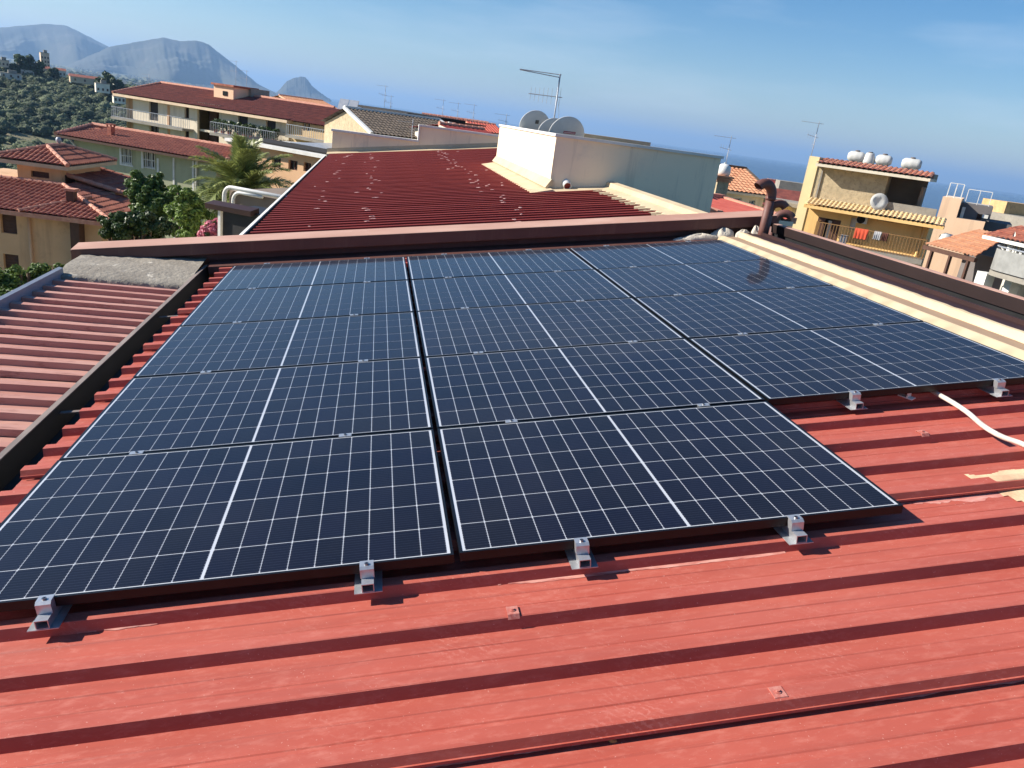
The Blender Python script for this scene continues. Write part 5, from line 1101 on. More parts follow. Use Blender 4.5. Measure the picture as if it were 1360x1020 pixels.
# water tanks
tl = [(1124, 212, 1147, 219, True, 'long horizontal grey water tank on the yellow house roof, nearest its aerial'), (1146, 214, 1159, 222, False, 'round grey water tank between two long tanks on the yellow house roof'), (1161, 216, 1183, 224, True, 'long horizontal grey water tank beside the round one on the yellow house roof'), (1195, 220, 1222, 231, True, 'large long water tank standing apart near the yellow house eave end')]
for (pa, pb, pc, pd, lg, lab) in tl:
    q = fy.rect(pa, pb, pc, pd, 2.4); e2 = empty('water_tank', fy.org + fy.xd * ((q[0] + q[1]) / 2) + fy.yd * 2.4 + Vector((0, 0, Ty + .38)), (0, 0, fy.rz), lab, 'water tank', 'water tanks on the yellow house roof')
    L_ = q[1] - q[0]; r_ = max(.27, (q[3] - q[2]) * .44); zc_ = r_ + .08
    if lg:
        hl_ = L_ / 2; mb = MB(); mb.lathe((0, 0, zc_), [(0, -hl_), (r_ * .6, -hl_), (r_ * .92, -hl_ + .1), (r_, -hl_ + .2), (r_, -.1), (r_ * 1.03, -.06), (r_ * 1.03, .06), (r_, .1), (r_, hl_ - .2), (r_ * .92, hl_ - .1), (r_ * .6, hl_), (0, hl_)], 18, (1, 0, 0)); mb.build('tank', M_DISH, e2, True)
        mb = MB(); mb.lathe((0, 0, zc_ + r_), [(.12, -.05), (.12, .06), (0, .06)], 10); mb.build('lid', M_GREYWALL, e2)
    else:
        mb = MB(); mb.lathe((0, 0, 0), [(0, 0), (r_ * 1.1, 0), (r_ * 1.15, .2), (r_ * 1.1, zc_), (r_ * .8, zc_ + r_ * .7), (.2, zc_ + r_), (0, zc_ + r_)], 18); mb.build('tank', M_DISH, e2, True)
        mb = MB(); mb.lathe((0, 0, zc_ + r_), [(.12, -.05), (.12, .06), (0, .06)], 10); mb.build('lid', M_GREYWALL, e2)
    mb = MB(); mb.box(-L_ * .3, -L_ * .3 + .1, -.3, .3, 0, .12); mb.box(L_ * .3 - .1, L_ * .3, -.3, .3, 0, .12); mb.build('cradle', M_CONCRETE, e2)

# pinkish modern house
fp = Fac((1252.5, 261), (1275, 264.3), 60, -14)
fp.xd = fy.xd.copy(); fp.yd = fy.yd.copy(); fp.rz = fy.rz
e = fp.empty('pink_beige_house', 'pinkish beige modern house with grey recessed terrace and white roof rail', 'house')
Tp = fp.top; x1 = fp.loc(1276, 270)[0]; x2 = fp.loc(1307, 300)[0]; zl = fp.loc(1288, 292)[1]; x3 = fp.loc(1318, 280, 1.6)[0]
mb = MB(); mb.box(0, x1, 0, 8, 0, Tp); mb.build('tower_wall', M_PINKWALL, e)
mb = MB(); mb.box(x1 + .002, x2, .0, 8, 0, zl); mb.build('lower_wall', M_PINKWALL, e)
mb = MB(); mb.box(x1 + .002, x3, 1.6, 7.9, zl, Tp - .25); mb.box(x2 + .002, x2 + 1.6, 2.2, 7.9, 0, zl); mb.build('grey_wall', M_GREYWALL, e)
mb = MB(); mb.box(x1 + .15, x1 + .35, 1.3, 1.55, zl, Tp - .5); mb.build('white_post', M_WHITE, e)
q = fp.rect(1297, 284, 1304, 293, 1.55); mb = MB(); mb.box(q[0], q[1], 1.56, 1.598, q[2], q[3]); wd_ = mb.build('window', M_GLASSDARK, e); mb = MB(); mb.box(q[1], q[1] + .35, 1.5, 1.59, q[2] + .2, q[3]); mb.build('window_reveal', M_WHITE, wd_)
railing(e, .2, x1 - .1, .2, Tp, .95, M_WHITE, 1.3, None, .03); railing(e, x1 + .2, x3 - .3, 1.8, Tp - .25, .95, M_WHITE, 1.6, None, .02)
# stone block and grey wall behind it
f = Fac((1306, 263), (1338, 268), 74, -16)
e = f.empty('stone_roof_house', 'sandstone roof storey on a weathered grey wall behind the pinkish house', 'house'); zg = f.loc(1330, 283)[1]
mb = MB(); mb.box(0, f.W, 0, 5, zg, f.top); mb.build('upper_wall', pmat('sandstone', (206, 172, 122), (184, 150, 104), scale=1.2, rough=.95, c3=(150, 124, 90), s3=3, t3=(.5, .7)), e)
mb = MB(); mb.box(.5, f.W + 9, -.8, 9, 0, zg); mb.build('lower_wall', M_CONCRETE, e)
# white house with tiled porch and curved balcony
fw = Fac((1314, 313), (1362, 331), 37, -12, 35.5)
e = fw.empty('white_house', 'white house with terracotta porch roof and curved grey balcony', 'house'); Tw = fw.top
wd1 = fw.rect(1332, 333, 1337, 350, 1.0); wd2 = fw.rect(1351, 338, 1356, 356, 1.0)
mb = MB(); wall(mb, .3, fw.W + 4, 0, Tw, [wd1, wd2], 1.0, .2); shell(mb, .3, fw.W + 4, 1.0, 8, 0, Tw); mb.build('wall', pmat('old_white', (206, 200, 188), (188, 182, 170), scale=.8, rough=.9, c3=(160, 154, 144), s3=2, t3=(.5, .75)), e)
for q in (wd1, wd2): window(e, q, 1.0, .2, M_BROWNPAINT, bars=0)
mb = MB(); tile_slope(mb, (-.1, -.2, Tw), (fw.W + 4, -.2, Tw), (fw.W + 4, 1.3, Tw + .5), (-.1, 1.3, Tw + .5), .24, .07, .42, 5); pr_ = mb.build('porch_roof', M_TILE, e); mb = MB(); mb.box(-.1, fw.W + 4, -.22, 1.2, Tw - .14, Tw - .01); mb.build('porch_fascia', M_WHITE, pr_)
gz0 = fw.loc(1326, 296, 1.5)[1]
mb = MB(); mb.prism([(.3, Tw + .2), (fw.W + 4, Tw + .2), (fw.W + 4, Tw + .5), (.5, gz0)], 'y', 1.5, 1.7); mb.build('gable_wall', M_PALEYELLOW, e)
mb = MB(); tile_slope(mb, (.4, 1.4, gz0 + .02), (.4, 7.5, gz0 + .02), (.4 - .0, 7.5, gz0 + .03), (.4, 1.4, gz0 + .03), .3, .05, .5) if False else None
mb.slab([(.4, 1.3, gz0 + .05), (.4, 7, gz0 + .05), (fw.W + 4.2, 7, Tw + .55), (fw.W + 4.2, 1.3, Tw + .55)], (.3, 0, 1), .14); mb.build('gable_roof', M_TILEBR, e)
xx0 = fw.loc(1305, 357, -.4)[0]; zb_ = fw.loc(1330, 362, -.4)[1]
bpts = []; ro = 1.3
for k in range(9): a = math.pi * (1.0 + .5 * k / 8); bpts.append((xx0 + 1.2 + 1.2 * math.cos(a), .4 + 1.1 * math.sin(a)))
outer = bpts + [(fw.W + 4, -.7)]
mb = MB(); poly = [(x_, y_) for x_, y_ in outer] + [(fw.W + 4, 1.0), (xx0, 1.0)]
mb.prism(poly, 'z', zb_ - .18, zb_); mb.build('balcony_slab', M_CONCRETE, e)
mb = MB(); n_ = len(outer)
for i in range(n_ - 1):
    (xa_, ya_), (xb_, yb_) = outer[i], outer[i + 1]; mb.hexa([(xa_, ya_, zb_ + .05), (xb_, yb_, zb_ + .05), (xb_, yb_ + .04, zb_ + .05), (xa_, ya_ + .04, zb_ + .05), (xa_, ya_, zb_ + .85), (xb_, yb_, zb_ + .85), (xb_, yb_ + .04, zb_ + .85), (xa_, ya_ + .04, zb_ + .85)])
mb.build('balcony_screen', pmat('balcony_grey', (150, 150, 146), (132, 132, 128), scale=3, rough=.6), e)
mb = MB(); mb.tube([(x_, y_ + .02, zb_ + .95) for x_, y_ in outer], .03, 6); mb.build('handrail', M_ZINC, e)
q = fw.rect(1296, 362, 1303, 386, -.2); mb = MB(); mb.box(q[0] - .1, q[0] + .45, -.2, .2, 0, zb_ - .2); mb.box(q[0] + 1.0, q[0] + 1.35, .2, .6, 0, zb_ + .9); mb.build('pillar', M_WHITE, e)
mb = MB()
for k in range(6): blob(mb, (xx0 + .1 + .33 * (k % 3), .1 + .3 * (k // 3), zb_ + .0), .16, .16, .9 + .35 * (k % 2), 40 + k, 9, 5)
mb.build('covered_furniture', M_WHITE, e, True)
# tiled pergola between the yellow and white houses
f = Fac((1236, 327), (1291, 339), 40.5, -12, 38.5)
e = f.empty('tiled_pergola', 'open pergola with pale orange tiled roof beside the yellow house', 'pergola')
mb = MB(); tile_slope(mb, (-.5, 0, f.top), (f.W + .2, 0, f.top), (f.W - 1.2, 2.6, f.top + .95), (-.5, 2.6, f.top + .95), .24, .06, .42, 5); mb.build('roof', M_TILEORANGE, e)
mb = MB(); mb.box(-.5, f.W + .2, .0, .15, f.top - .2, f.top - .02); mb.build('beam', M_BROWNPAINT, e)
for x_ in (.1, f.W * .5, f.W * .93):
    mb = MB(); mb.box(x_ - .06, x_ + .06, .02, .14, f.top - 3, f.top - .2); mb.build('post', M_BROWNPAINT, e)
mb = MB(); mb.box(-1, f.W + 1.0, 2.7, 2.9, 0, f.top - .1); mb.build('back_wall', M_GREYWALL, e)
mb = MB(); mb.box(-2.2, f.W + 2.2, -1.0, 4.5, 0, f.top - 3.0); mb.build('terrace', M_CONCRETE, e)
railing(e, -2.0, f.W * .6, -.8, f.top - 3, .9, M_IRON, .16)
q = f.rect(1254, 313, 1268, 323, 1.8); mb = MB(); mb.lathe(((q[0] + q[1]) / 2, 1.6, (q[2] + q[3]) / 2), [(0, -.25), (.24, -.25), (.28, .1), (.2, .25), (0, .2)], 14, (-.3, -1, 0)); mb.tube([((q[0] + q[1]) / 2, 1.8, f.top + .4), ((q[0] + q[1]) / 2, 1.8, (q[2] + q[3]) / 2)], .1, 8); mb.build('roof_fan', M_DISH, e, True)

# ------------------------------------------------------------------ houses right of the white block
gable_house('town_house', 'house with orange tiled roof and dark ridge next to the white block', (958, 249), (1016, 256.5), 44, 8, (985, 224), M_TILEORANGE, M_CREAMWALL, -13, .4, verge=M_GREYROOF, ops=((962, 262, 985, 270), (995, 266, 1003, 272)))
f = Fac((946, 275), (961, 277), 28, -12); e = f.empty('masonry_chimney', 'brown masonry chimney stack carrying a white tank beside the white block', 'chimney')
zt = f.loc(955, 241)[1]; mb = MB(); mb.box(0, f.W, 0, .5, 0, zt); mb.build('stack', M_BLOCKWORK, e); mb = MB()
for k in range(3): mb.box(-.05 - .03 * k, f.W + .05 + .03 * k, -.05 - .03 * k, .55 + .03 * k, zt + k * .07, zt + .06 + k * .07)
mb.build('crown', M_TILEORANGE, e)
p = f.org + f.xd * (f.W / 2) + f.yd * .25 + Vector((0, 0, zt + .2)); e = empty('water_tank', p, (0, 0, 0), 'round white tank on top of the masonry chimney stack', 'water tank')
mb = MB(); mb.lathe((0, 0, 0), [(0, 0), (.2, 0), (.24, .1), (.22, .3), (.12, .38), (0, .4)], 16); mb.build('tank', M_WHITE, e, True); mb = MB(); mb.lathe((0, 0, .4), [(.05, 0), (.05, .03), (0, .03)], 8); mb.build('lid', M_DISH, e)
gable_house('town_house', 'low house with flat red sheet roof behind the brown vent pipes', (958, 283), (1040, 291), 21, 6, (1000, 271), pmat('red_sheet', (168, 74, 60), (180, 88, 72), scale=1.5, rough=.7), M_CREAMWALL, -11, .2, corr=True, verge=M_RIDGE)
f = Fac((1029, 271), (1047, 274), 48, -14); e = f.empty('pale_yellow_hut', 'small pale yellow flat-roofed hut below the yellow house', 'hut'); mb = MB(); mb.box(0, f.W, 0, 3, 0, f.top); mb.build('wall', M_PALEYELLOW, e); mb = MB(); mb.box(-2.5, f.W + .6, -.3, 3.4, f.top, f.top + .2); mb.build('roof_slab', M_CONCRETE, e)
gable_house('town_house', 'house with maroon ribbed roof beyond the yellow house corner', (1043, 250), (1066, 253), 95, 8, (1052, 243), M_DARKRED, M_PINKWALL, -20, .4, corr=True)

# ------------------------------------------------------------------ the town falling to the sea
wall_cols = [(228, 210, 180), (238, 228, 206), (220, 194, 160), (206, 198, 186), (232, 204, 174), (212, 186, 150)]
WM = [pmat('town_wall_%d' % i, c, None, scale=.3, rough=.9) for i, c in enumerate(wall_cols)]
RM = [M_TILE, M_TILEBR, M_TILEORANGE, M_CONCRETE]
def small_house(x, y, w, d, h, rz, wm, rm, label, group, flat, nwin=3, base=None):
    g = (gz(x, y) if base is None else base) - .5
    e = empty('town_house', (x, y, g), (0, 0, rz), label, 'house', group)
    mb = MB(); mb.box(-w/2, w/2, -d/2, d/2, 0, h + .5); mb.build('wall', wm, e)
    mb = MB(); H = h + .5
    if flat: mb.box(-w/2 - .2, w/2 + .2, -d/2 - .2, d/2 + .2, H + .003, H + .3); mb.box(-w*.1, w*.3, -d*.2, d*.2, H + .3, H + 2.2)
    else: mb.add([(-w/2 - .4, -d/2 - .4, H), (w/2 + .4, -d/2 - .4, H), (w/2 + .4, d/2 + .4, H), (-w/2 - .4, d/2 + .4, H), (-w/2 - .4, 0, H + d * .2), (w/2 + .4, 0, H + d * .2)], [(0, 1, 5, 4), (2, 3, 4, 5), (0, 4, 3), (1, 2, 5), (0, 3, 2, 1)])
    mb.build('roof', rm, e)
    for k in range(nwin):
        for fl in range(max(1, int(h // 3))):
            xx = -w/2 + w * (k + .5) / nwin; zz = 1.3 + fl * 3; mb = MB(); mb.box(xx - .55, xx + .55, -d/2 - .03, -d/2 + .05, zz, zz + 1.5); mb.build('window', M_BROWNPAINT if (k + fl) % 3 else M_GLASSDARK, e)
    return e
cnt = 0
rg = random.Random(21)
desc_w = ['sand-coloured', 'ivory', 'tan', 'grey', 'peach', 'ochre']
desc_r = ['terracotta gable roof', 'brown gable roof', 'orange gable roof', 'flat concrete roof']
tries = 0; placed = []
while cnt < 120 and tries < 5000:
    tries += 1
    a = R(rg.uniform(20.5, 31.5)); D_ = rg.uniform(75, 430); x = CW.x + D_ * math.sin(a); y = CW.y + D_ * math.cos(a)
    if any(math.hypot(x - q[0], y - q[1]) < 11 for q in placed): continue
    placed.append((x, y)); i, j = rg.randrange(6), rg.choice((0, 1, 2, 3, 3, 3, 3)); w, d, h = rg.uniform(7, 12), rg.uniform(7, 10), rg.choice((6, 6, 9, 9, 12))
    h = min(h, CW.z - D_ * 26 / FPX - 2.0 - gz(x, y) + .0)
    if h < 3: continue
    small_house(x, y, w, d, h, rg.uniform(-.5, .5), WM[i], RM[j], '%s house with %s in the town sloping down to the sea' % (desc_w[i], desc_r[j]), 'houses of the town below', j == 3, 3 if D_ < 220 else 2); cnt += 1
# a few further roofs along the right edge
for (pa, D_, w, h, i, j, lab) in ((1238, 150, 9, 5, 1, 3, 'ivory flat-roofed house glimpsed beside the yellow house parapet'), (1350, 120, 14, 9, 3, 3, 'grey flat-roofed house behind the weathered grey wall')):
    q = atd(pa, 265, D_); small_house(q.x, q.y, w, 8, h, .5, WM[i], RM[j], lab, None, True)

# hilltop houses on the left
hl = [(4, 88, 690, 7, 4, 'peach house with flat roof at the upper edge of the wooded hill', 4, 3), (60, 90, 760, 6, 11, 'tall pinkish tower house on the wooded hill crest', 4, 3), (57, 98, 715, 9, 4, 'peach house with terracotta roof below the tower house', 4, 0), (80, 101, 710, 7, 4, 'ivory house among hilltop trees', 1, 0), (36, 100, 690, 8, 3.5, 'grey house half hidden in hilltop trees', 3, 3),
      (112, 110, 660, 18, 3.5, 'tan terrace houses along the hill ridge road', 2, 0), (136, 122, 600, 8, 5, 'white angular house on the hill shoulder', 1, 3), (158, 136, 520, 6, 3, 'small white house low on the wooded hillside', 1, 3), (14, 104, 640, 12, 3, 'pale curved-roof shed on the wooded hillside', 3, 3)]
for (pa, pb, D_, w, h, lab, i, j) in hl:
    q = atd(pa, pb, D_); small_house(q.x, q.y, w, 8, h, R(az_of(pa)) * -1 + .1, WM[i], RM[j], lab, None, j == 3, 3, q.z)
# specks of the coastal town
mb = MB(); rg = random.Random(4)
for k in range(900):
    a = R(rg.uniform(-30, -5.5)); D_ = rg.uniform(2600, 9000) if k % 3 else rg.uniform(1300, 3000); x = CW.x + D_ * math.sin(a); y = CW.y + D_ * math.cos(a); g = gz(x, y); w = rg.uniform(8, 22); h = rg.uniform(6, 14)
    mb.box(x - w/2, x + w/2, y - w/2, y + w/2, g - 1, g + h)
o = mb.build('coastal_town', pmat('far_town', (214, 204, 190), (190, 172, 152), scale=.004, rough=.9)); tag(o, 'scattered pale buildings of the far coastal plain below the mountains', 'town', None, 'stuff')

# ------------------------------------------------------------------ vegetation
def leaf_mesh(name, blobs, n, size, seed, up=0.3, shell_=.55, aspect=.45):
    rg = np.random.default_rng(seed); vol = np.array([b[3] * b[4] * b[5] for b in blobs]) ** (2 / 3); cnts = rg.multinomial(n, vol / vol.sum())
    P = []; Nn = []
    for b, c in zip(blobs, cnts):
        d = rg.normal(size=(c, 3)); d /= np.linalg.norm(d, axis=1)[:, None]
        lump = 1 + .16 * np.sin(d[:, 0] * 7 + b[0]) * np.sin(d[:, 1] * 6 + b[1]) + .14 * np.sin(d[:, 2] * 9 + b[2] * 3)
        r = (shell_ + (1 - shell_) * rg.random(c) ** .6) * lump
        P.append(np.array(b[:3]) + d * r[:, None] * np.array(b[3:6])); Nn.append(d + rg.normal(size=(c, 3)) * .55 + np.array([0, 0, up]))
    P = np.vstack(P); N_ = np.vstack(Nn); N_ /= np.linalg.norm(N_, axis=1)[:, None]
    t = rg.normal(size=P.shape); t -= N_ * (t * N_).sum(1)[:, None]; t /= np.linalg.norm(t, axis=1)[:, None]; bt = np.cross(N_, t)
    s = size * (.6 + .8 * rg.random(len(P)))[:, None]
    fold = N_ * s * .18
    V = np.stack([P - t * s, P + bt * s * aspect + fold, P + t * s, P - bt * s * aspect + fold], 1).reshape(-1, 3)
    return np_mesh(name, V, np.arange(len(V)).reshape(-1, 4))
M_BARK = pmat('bark', (92, 76, 60), (70, 58, 46), scale=12, rough=.95, bump=.6, bscale=30)
L_DARK = leafmat('leaf_dark', (46, 66, 32), (70, 92, 42))
L_MID = leafmat('leaf_mid', (66, 92, 38), (96, 118, 52))
L_LIGHT = leafmat('leaf_light', (92, 118, 48), (122, 144, 66))
L_OLIVE = leafmat('leaf_olive', (96, 108, 72), (122, 130, 94))
L_PALM = leafmat('leaf_palm', (104, 120, 62), (146, 152, 90), .25, .45)
L_PINK = leafmat('petal_pink', (206, 112, 132), (226, 150, 160))
def tree(name, label, cat, D, blobs_px, mat, n, size, seed, group=None, stems=3, extra=None):
    """blobs_px: (px, py, radius in px, depth offset) at horizontal distance D"""
    bl = []
    for (px_, py_, r_, dd) in blobs_px:
        c = atd(px_, py_, D + dd); rr = r_ / FPX * (D + dd); bl.append([c.x, c.y, c.z, rr, rr, rr * .9])
    cx = sum(b[0] for b in bl) / len(bl); cy = sum(b[1] for b in bl) / len(bl); g = gz(cx, cy) - .1
    e = empty(name, (cx, cy, g), (0, 0, 0), label, cat, group)
    loc = [[b[0] - cx, b[1] - cy, b[2] - g, b[3], b[4], b[5]] for b in bl]
    rgs = random.Random(seed + 5); sub = []
    for b in loc:
        for q in range(9):
            dv = Vector((rgs.gauss(0, 1), rgs.gauss(0, 1), rgs.gauss(.25, .9))).normalized() * b[3] * rgs.uniform(.45, .95); rs_ = b[3] * rgs.uniform(.22, .46)
            sub.append([b[0] + dv.x, b[1] + dv.y, b[2] + dv.z, rs_, rs_, rs_ * .8])
        sub.append([b[0], b[1], b[2], b[3] * .6, b[4] * .6, b[5] * .6])
    link('crown', leaf_mesh('crown', sub, int(n * 1.7), size * .78, seed, .35, .35), mat, e)
    if extra: link('blossom', leaf_mesh('blossom', loc, extra[1], extra[2], seed + 1, .4, .9, .8), extra[0], e)
    mb = MB(); rg = random.Random(seed)
    for k in range(stems):
        b = loc[k % len(loc)]; x0, y0 = rg.uniform(-.15, .15), rg.uniform(-.15, .15); zt = b[2]
        m1 = Vector((x0 + (b[0] - x0) * .3 + rg.uniform(-.2, .2), y0 + (b[1] - y0) * .3, zt * .5)); r0 = .05 + .02 * zt
        mb.tube([(x0, y0, 0), m1, (b[0], b[1], zt)], [r0, r0 * .7, r0 * .3], 7)
        for j in range(3):
            q = Vector((b[0], b[1], zt)) + Vector((rg.uniform(-.7, .7) * b[3], rg.uniform(-.7, .7) * b[3], rg.uniform(.1, .6) * b[3])); mb.tube([m1.lerp(Vector((b[0], b[1], zt)), .6), q], [r0 * .35, r0 * .12], 5)
    mb.build('trunk', M_BARK, e, True); return e
tree('garden_tree', 'bushy dark green tree between the orange villa and green building', 'tree', 36, [(186, 244, 14, 0), (208, 246, 14, 0), (178, 258, 12, -.6), (205, 264, 19, -.8), (226, 260, 12, .3), (222, 280, 19, -.5), (190, 280, 18, -1)], L_MID, 17000, .105, 11)
tree('garden_tree', 'light green leafy tree under the palm beside the green building', 'tree', 27, [(250, 262, 18, 0), (240, 282, 18, 0), (265, 280, 16, .3), (252, 296, 20, -.3), (232, 300, 14, .3)], L_LIGHT, 14000, .075, 12)
tree('citrus_shrub', 'glossy dark shrub in front of the orange villa corner', 'shrub', 22, [(150, 300, 16, 0), (172, 294, 17, 0), (192, 300, 18, -.3), (212, 304, 15, 0), (162, 312, 16, -.3), (200, 315, 18, 0)], L_DARK, 12000, .058, 13)
tree('oleander', 'pink flowering oleander beside the dark shed', 'shrub', 17.5, [(282, 306, 11, 0), (274, 312, 9, .1), (290, 300, 8, 0)], L_MID, 1500, .06, 14, extra=(L_PINK, 1500, .045))
tree('hedge_shrub', 'bright green hedge beyond the zinc edge flashing of the old roof', 'hedge', 12.5, [(10, 378, 22, 0), (32, 372, 20, .2), (55, 368, 17, .3), (78, 362, 13, .5), (-12, 385, 24, 0), (20, 400, 26, -.3), (60, 385, 18, 0)], leafmat('leaf_hedge', (70, 96, 40), (104, 126, 58)), 15000, .036, 15, stems=6)
tree('umbrella_pine', 'dark rounded pine on the wooded hill crest by the tower house', 'tree', 690, [(30, 90, 11, 0), (40, 87, 12, 0), (18, 92, 9, 0), (48, 93, 8, 0)], L_DARK, 2600, 1.5, 16)
tree('umbrella_pine', 'dark round tree on the hill shoulder by the white angular house', 'tree', 610, [(142, 108, 9, 0), (150, 112, 9, 0), (134, 112, 7, 0), (158, 116, 8, 0)], L_DARK, 2600, 1.3, 17)
tree('umbrella_pine', 'dark round tree beside the peach hill house', 'tree', 705, [(70, 95, 6, 0), (74, 97, 5, 0)], L_DARK, 1200, 1.2, 18)

# palm
pc = atd(322, 256, 29.0); pg = gz(pc.x, pc.y)
palm = empty('palm_tree', (pc.x, pc.y, pg - .1), (0, 0, 0), 'feathery date palm between the green building and dark red roof', 'palm tree'); ph_ = pc.z - pg
mb = MB(); mb.tube([(0, 0, 0), (.05, 0, ph_ * .5), (0, 0, ph_)], [.32, .26, .30], 12); mb.build('trunk', M_BARK, palm, True)
def frond_mesh(L_, droop, seed):
    rg = random.Random(seed); mb = MB(); n = 34; pts = []
    for i in range(n + 1):
        t = i / n; pts.append(Vector((L_ * (t - .18 * droop * t * t), 0, L_ * (.55 * t - droop * t * t * .95))))
    mb.tube(pts[::3], [.022 * (1 - .85 * i / len(pts[::3])) for i in range(len(pts[::3]))], 5)
    for i in range(3, n + 1):
        t = i / n; d = (pts[i] - pts[i - 1]).normalized(); side = Vector((0, 1, 0)); up = side.cross(d) * -1
        ll = .52 * math.sin(math.pi * min(1, .16 + .84 * t) ** .9) ** .6 + .08
        for s in (-1, 1):
            for sub in (0, .5):
                b = pts[i] - (pts[i] - pts[i-1]) * sub
                tip = b + (side * s * .72 + d * .75 + up * (.28 - .5 * rg.random())).normalized() * ll * rg.uniform(.85, 1.1) + Vector((0, 0, -.10 * ll))
                w = d * .026; m_ = b.lerp(tip, .5) + Vector((0, 0, .03)); mb.add([b - w, b + w, m_ + w * .9, tip, m_ - w * .9], [(0, 1, 2, 4), (4, 2, 3)])
    return mb.mesh('frond')
fms = [frond_mesh(2.25, .6, 1), frond_mesh(2.2, .85, 2), frond_mesh(1.9, .35, 3), frond_mesh(2.2, 1.05, 4)]
for f_ in fms: f_.materials.append(L_PALM)
rg = random.Random(5)
for k in range(64):
    o = link('frond', fms[(2, 0, 0, 1, 1, 3)[min(5, k // 11)]], None, palm)
    el = (-62, -38, -16, 2, 14, 24)[min(5, k // 11)] + rg.uniform(-8, 8)
    o.location = (0, 0, ph_ + .05); o.rotation_euler = (rg.uniform(-.2, .2), R(el), k * 2.399 + rg.uniform(-.15, .15)); s = rg.uniform(.88, 1.1); o.scale = (s, s, s)
# balcony plants on the apartment block
fa_, xa_, xb_, zb_, ee = PLANT_SPOTS
for k in range(9):
    x_ = xa_ + .5 + (xb_ - xa_ - 1.0) * k / 8 + random.uniform(-.2, .2); p = fa_.org + fa_.xd * x_ + fa_.yd * -.95
    e2 = empty('potted_plant', (p.x, p.y, fa_.g + zb_), (0, 0, 0), 'dark potted plant on the long balcony of the cream apartment block', 'plant', 'potted plants on the apartment balcony')
    mb = MB(); mb.lathe((0, 0, 0), [(0, 0), (.14, 0), (.2, .32), (.17, .32), (.15, .27), (0, .27)], 10); mb.build('pot', M_TILE, e2)
    link('foliage', leaf_mesh('foliage', [[0, 0, .75, .42, .3, .5], [.2, 0, 1.0, .3, .25, .35]], 220, .13, 60 + k), L_DARK, e2)

# wooded hillside: rounded crowns, thousands of them
def ico(sub):
    import bmesh
    bm = bmesh.new(); bmesh.ops.create_icosphere(bm, subdivisions=sub, radius=1.0); bm.verts.ensure_lookup_table()
    v = np.array([x.co[:] for x in bm.verts]); f = np.array([[q.index for q in x.verts] for x in bm.faces]); bm.free(); return v, f
def crowns(name, pts, rad, mat, seed, sub=2, flat=.8, rough=.22):
    v0, f0 = ico(sub); rg = np.random.default_rng(seed); n = len(pts); V = np.empty((n, len(v0), 3)); F = np.empty((n, len(f0), 3), np.int32)
    for i in range(n):
        ph = rg.uniform(0, 6.28, 6); a = rg.uniform(0, 6.28); d = v0 @ np.array([[math.cos(a), -math.sin(a), 0], [math.sin(a), math.cos(a), 0], [0, 0, 1]])
        r = 1 + .20 * np.sin(d[:, 0] * 4 + ph[0]) * np.sin(d[:, 1] * 4 + ph[1]) + .16 * np.sin(d[:, 2] * 5 + ph[2] + d[:, 0] * 3) + rg.normal(0, rough * .5, len(v0))
        V[i] = pts[i] + d * r[:, None] * rad[i] * np.array([1, 1, flat]); F[i] = f0 + i * len(v0)
    return link(name, np_mesh(name, V.reshape(-1, 3), F.reshape(-1, 3)), mat)
rg = np.random.default_rng(31); P = []; Rd = []
n_try = 9500
az_ = np.radians(rg.uniform(-33, -12.5, n_try)); rr_ = np.sqrt(rg.uniform(170 ** 2, 760 ** 2, n_try))
xs_ = CW.x + rr_ * np.sin(az_); ys_ = CW.y + rr_ * np.cos(az_); hs_ = height(xs_, ys_)
keep = (np.sin(xs_ * .035 + 1) * np.sin(ys_ * .027) + .35 * np.sin(xs_ * .09) + rg.normal(0, .35, n_try)) > -.66
xs_, ys_, hs_, rr_ = xs_[keep], ys_[keep], hs_[keep], rr_[keep]; rad = rg.uniform(1.7, 3.6, len(xs_)) * np.where(rg.random(len(xs_)) < .12, 1.5, 1.0)
pts = np.stack([xs_, ys_, hs_ + rad * .55], 1)
M_WOOD1 = pmat('wood_dark', (66, 78, 52), (84, 96, 62), scale=.35, rough=.95, island=.25, c3=(50, 60, 42), s3=1.0, t3=(.42, .62), bump=1.0, bscale=1.6, dist=1.5)
M_WOOD2 = pmat('wood_olive', (94, 104, 74), (116, 124, 90), scale=.35, rough=.95, island=.25, c3=(74, 84, 60), s3=1.0, t3=(.42, .62), bump=1.0, bscale=1.6, dist=1.5)
pick = rg.random(len(xs_)) < .55
for (msk, nm, mt_, lab, sd) in ((pick, 'hillside_wood', M_WOOD1, 'dark evergreen trees covering the hillside across the valley', 1), (~pick, 'hillside_olives', M_WOOD2, 'grey-green olive trees scattered over the hillside across the valley', 2)):
    blb = [[x, y, h, r, r, r * .8] for (x, y, h), r in zip(pts[msk], rad[msk])]
    o = crowns(nm, pts[msk], rad[msk] * .86, mt_, sd, 1); tag(o, lab, 'trees', None, 'stuff')
    lf = leafmat('spray_%d' % sd, *(((64, 76, 50), (86, 98, 64)) if sd == 1 else ((96, 106, 76), (120, 128, 92))), .15, .8, .1)
    o2 = link('leaf_sprays', leaf_mesh('leaf_sprays', blb, 90000, .62, sd + 90, .35, .86, .7), lf, o); o2['kind'] = 'stuff'
az_ = np.radians(rg.uniform(-32, -15, 900)); rr_ = rg.uniform(75, 170, 900); xs_ = CW.x + rr_ * np.sin(az_); ys_ = CW.y + rr_ * np.cos(az_)
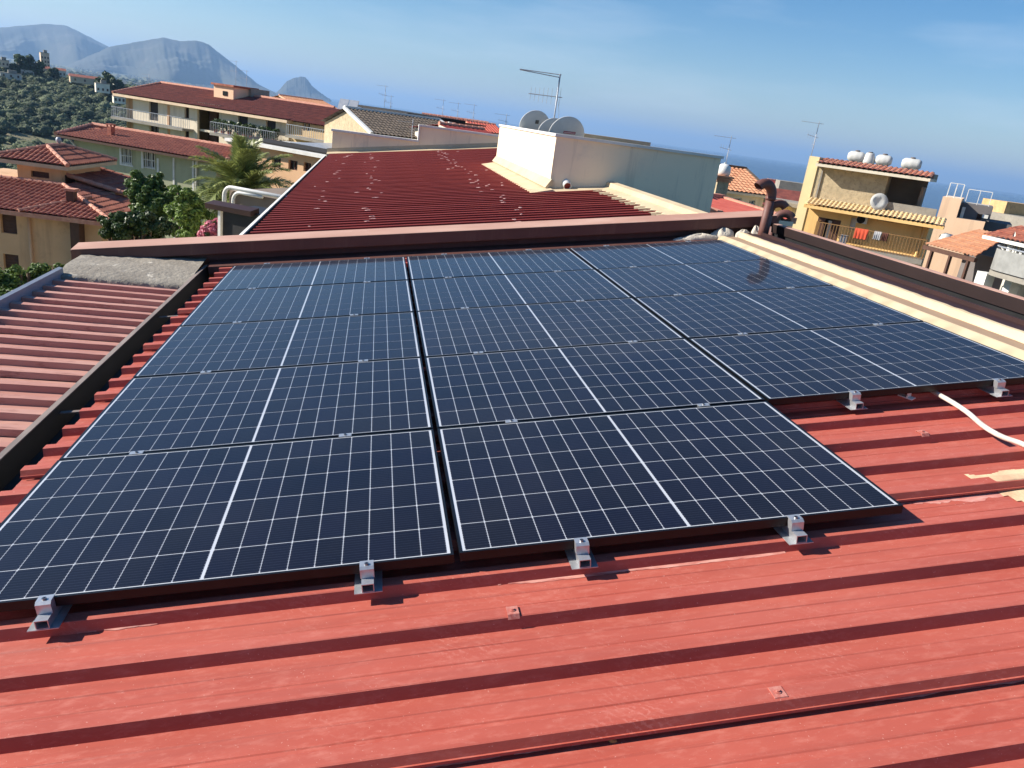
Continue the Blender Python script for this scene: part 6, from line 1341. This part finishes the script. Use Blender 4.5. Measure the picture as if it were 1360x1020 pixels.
# keep clear of the buildings
ok = np.ones(len(xs_), bool)
for ff_, wid, dep_ in ((fa, fa.W + 10, 14), (fg, fg.W + 3, 11), (fv, 16, 12)):
    lx = (xs_ - ff_.org.x) * ff_.xd.x + (ys_ - ff_.org.y) * ff_.xd.y; ly = (xs_ - ff_.org.x) * ff_.yd.x + (ys_ - ff_.org.y) * ff_.yd.y
    ok &= ~((lx > -4) & (lx < wid + 3) & (ly > -4) & (ly < dep_ + 3))
xs_, ys_ = xs_[ok], ys_[ok]; hs_ = height(xs_, ys_); rad = rg.uniform(.9, 1.9, len(xs_))
blb = [[x, y, h + r * .5, r, r, r * .8] for x, y, h, r in zip(xs_, ys_, hs_, rad)]
o = link('valley_orchard', leaf_mesh('valley_orchard', blb, 90000, .34, 44, .3, .75), L_LIGHT); tag(o, 'bright green orchard bushes on the valley floor below the wooded hill', 'bushes', None, 'stuff')
# low scrub on the far plain
rg = np.random.default_rng(77); az_ = np.radians(rg.uniform(-30, -5, 1600)); rr_ = rg.uniform(520, 5200, 1600); xs_ = CW.x + rr_ * np.sin(az_); ys_ = CW.y + rr_ * np.cos(az_); rad = rg.uniform(5, 14, 1600) * np.clip(rr_ / 2200, .35, 1.2)
o = crowns('far_woods', np.stack([xs_, ys_, height(xs_, ys_) + rad * .2], 1), rad, M_WOOD1, 8, 1, .6); tag(o, 'far dark woods on the coastal plain below the mountains', 'trees', None, 'stuff')

# ------------------------------------------------------------------ haze
HB, HT, HW = -66.5, 660.0, 56500.0
mb = MB(); mb.box(CW.x - HW, CW.x + HW, CW.y - HW, CW.y + HW, HB, HT)
hm = bpy.data.materials.new('haze_air'); hm.use_nodes = True; N = hm.node_tree.nodes; N.clear(); out = N.new('ShaderNodeOutputMaterial'); pv_ = N.new('ShaderNodeVolumePrincipled')
pv_.inputs['Color'].default_value = (0.38, 0.63, 1.0, 1); pv_.inputs['Density'].default_value = 6.5e-5; pv_.inputs['Anisotropy'].default_value = 0.15
hm.node_tree.links.new(pv_.outputs['Volume'], out.inputs['Volume'])
o = mb.build('haze', hm); o['kind'] = 'stuff'; o['label'] = 'thin blue haze over the valley, sea and mountains'
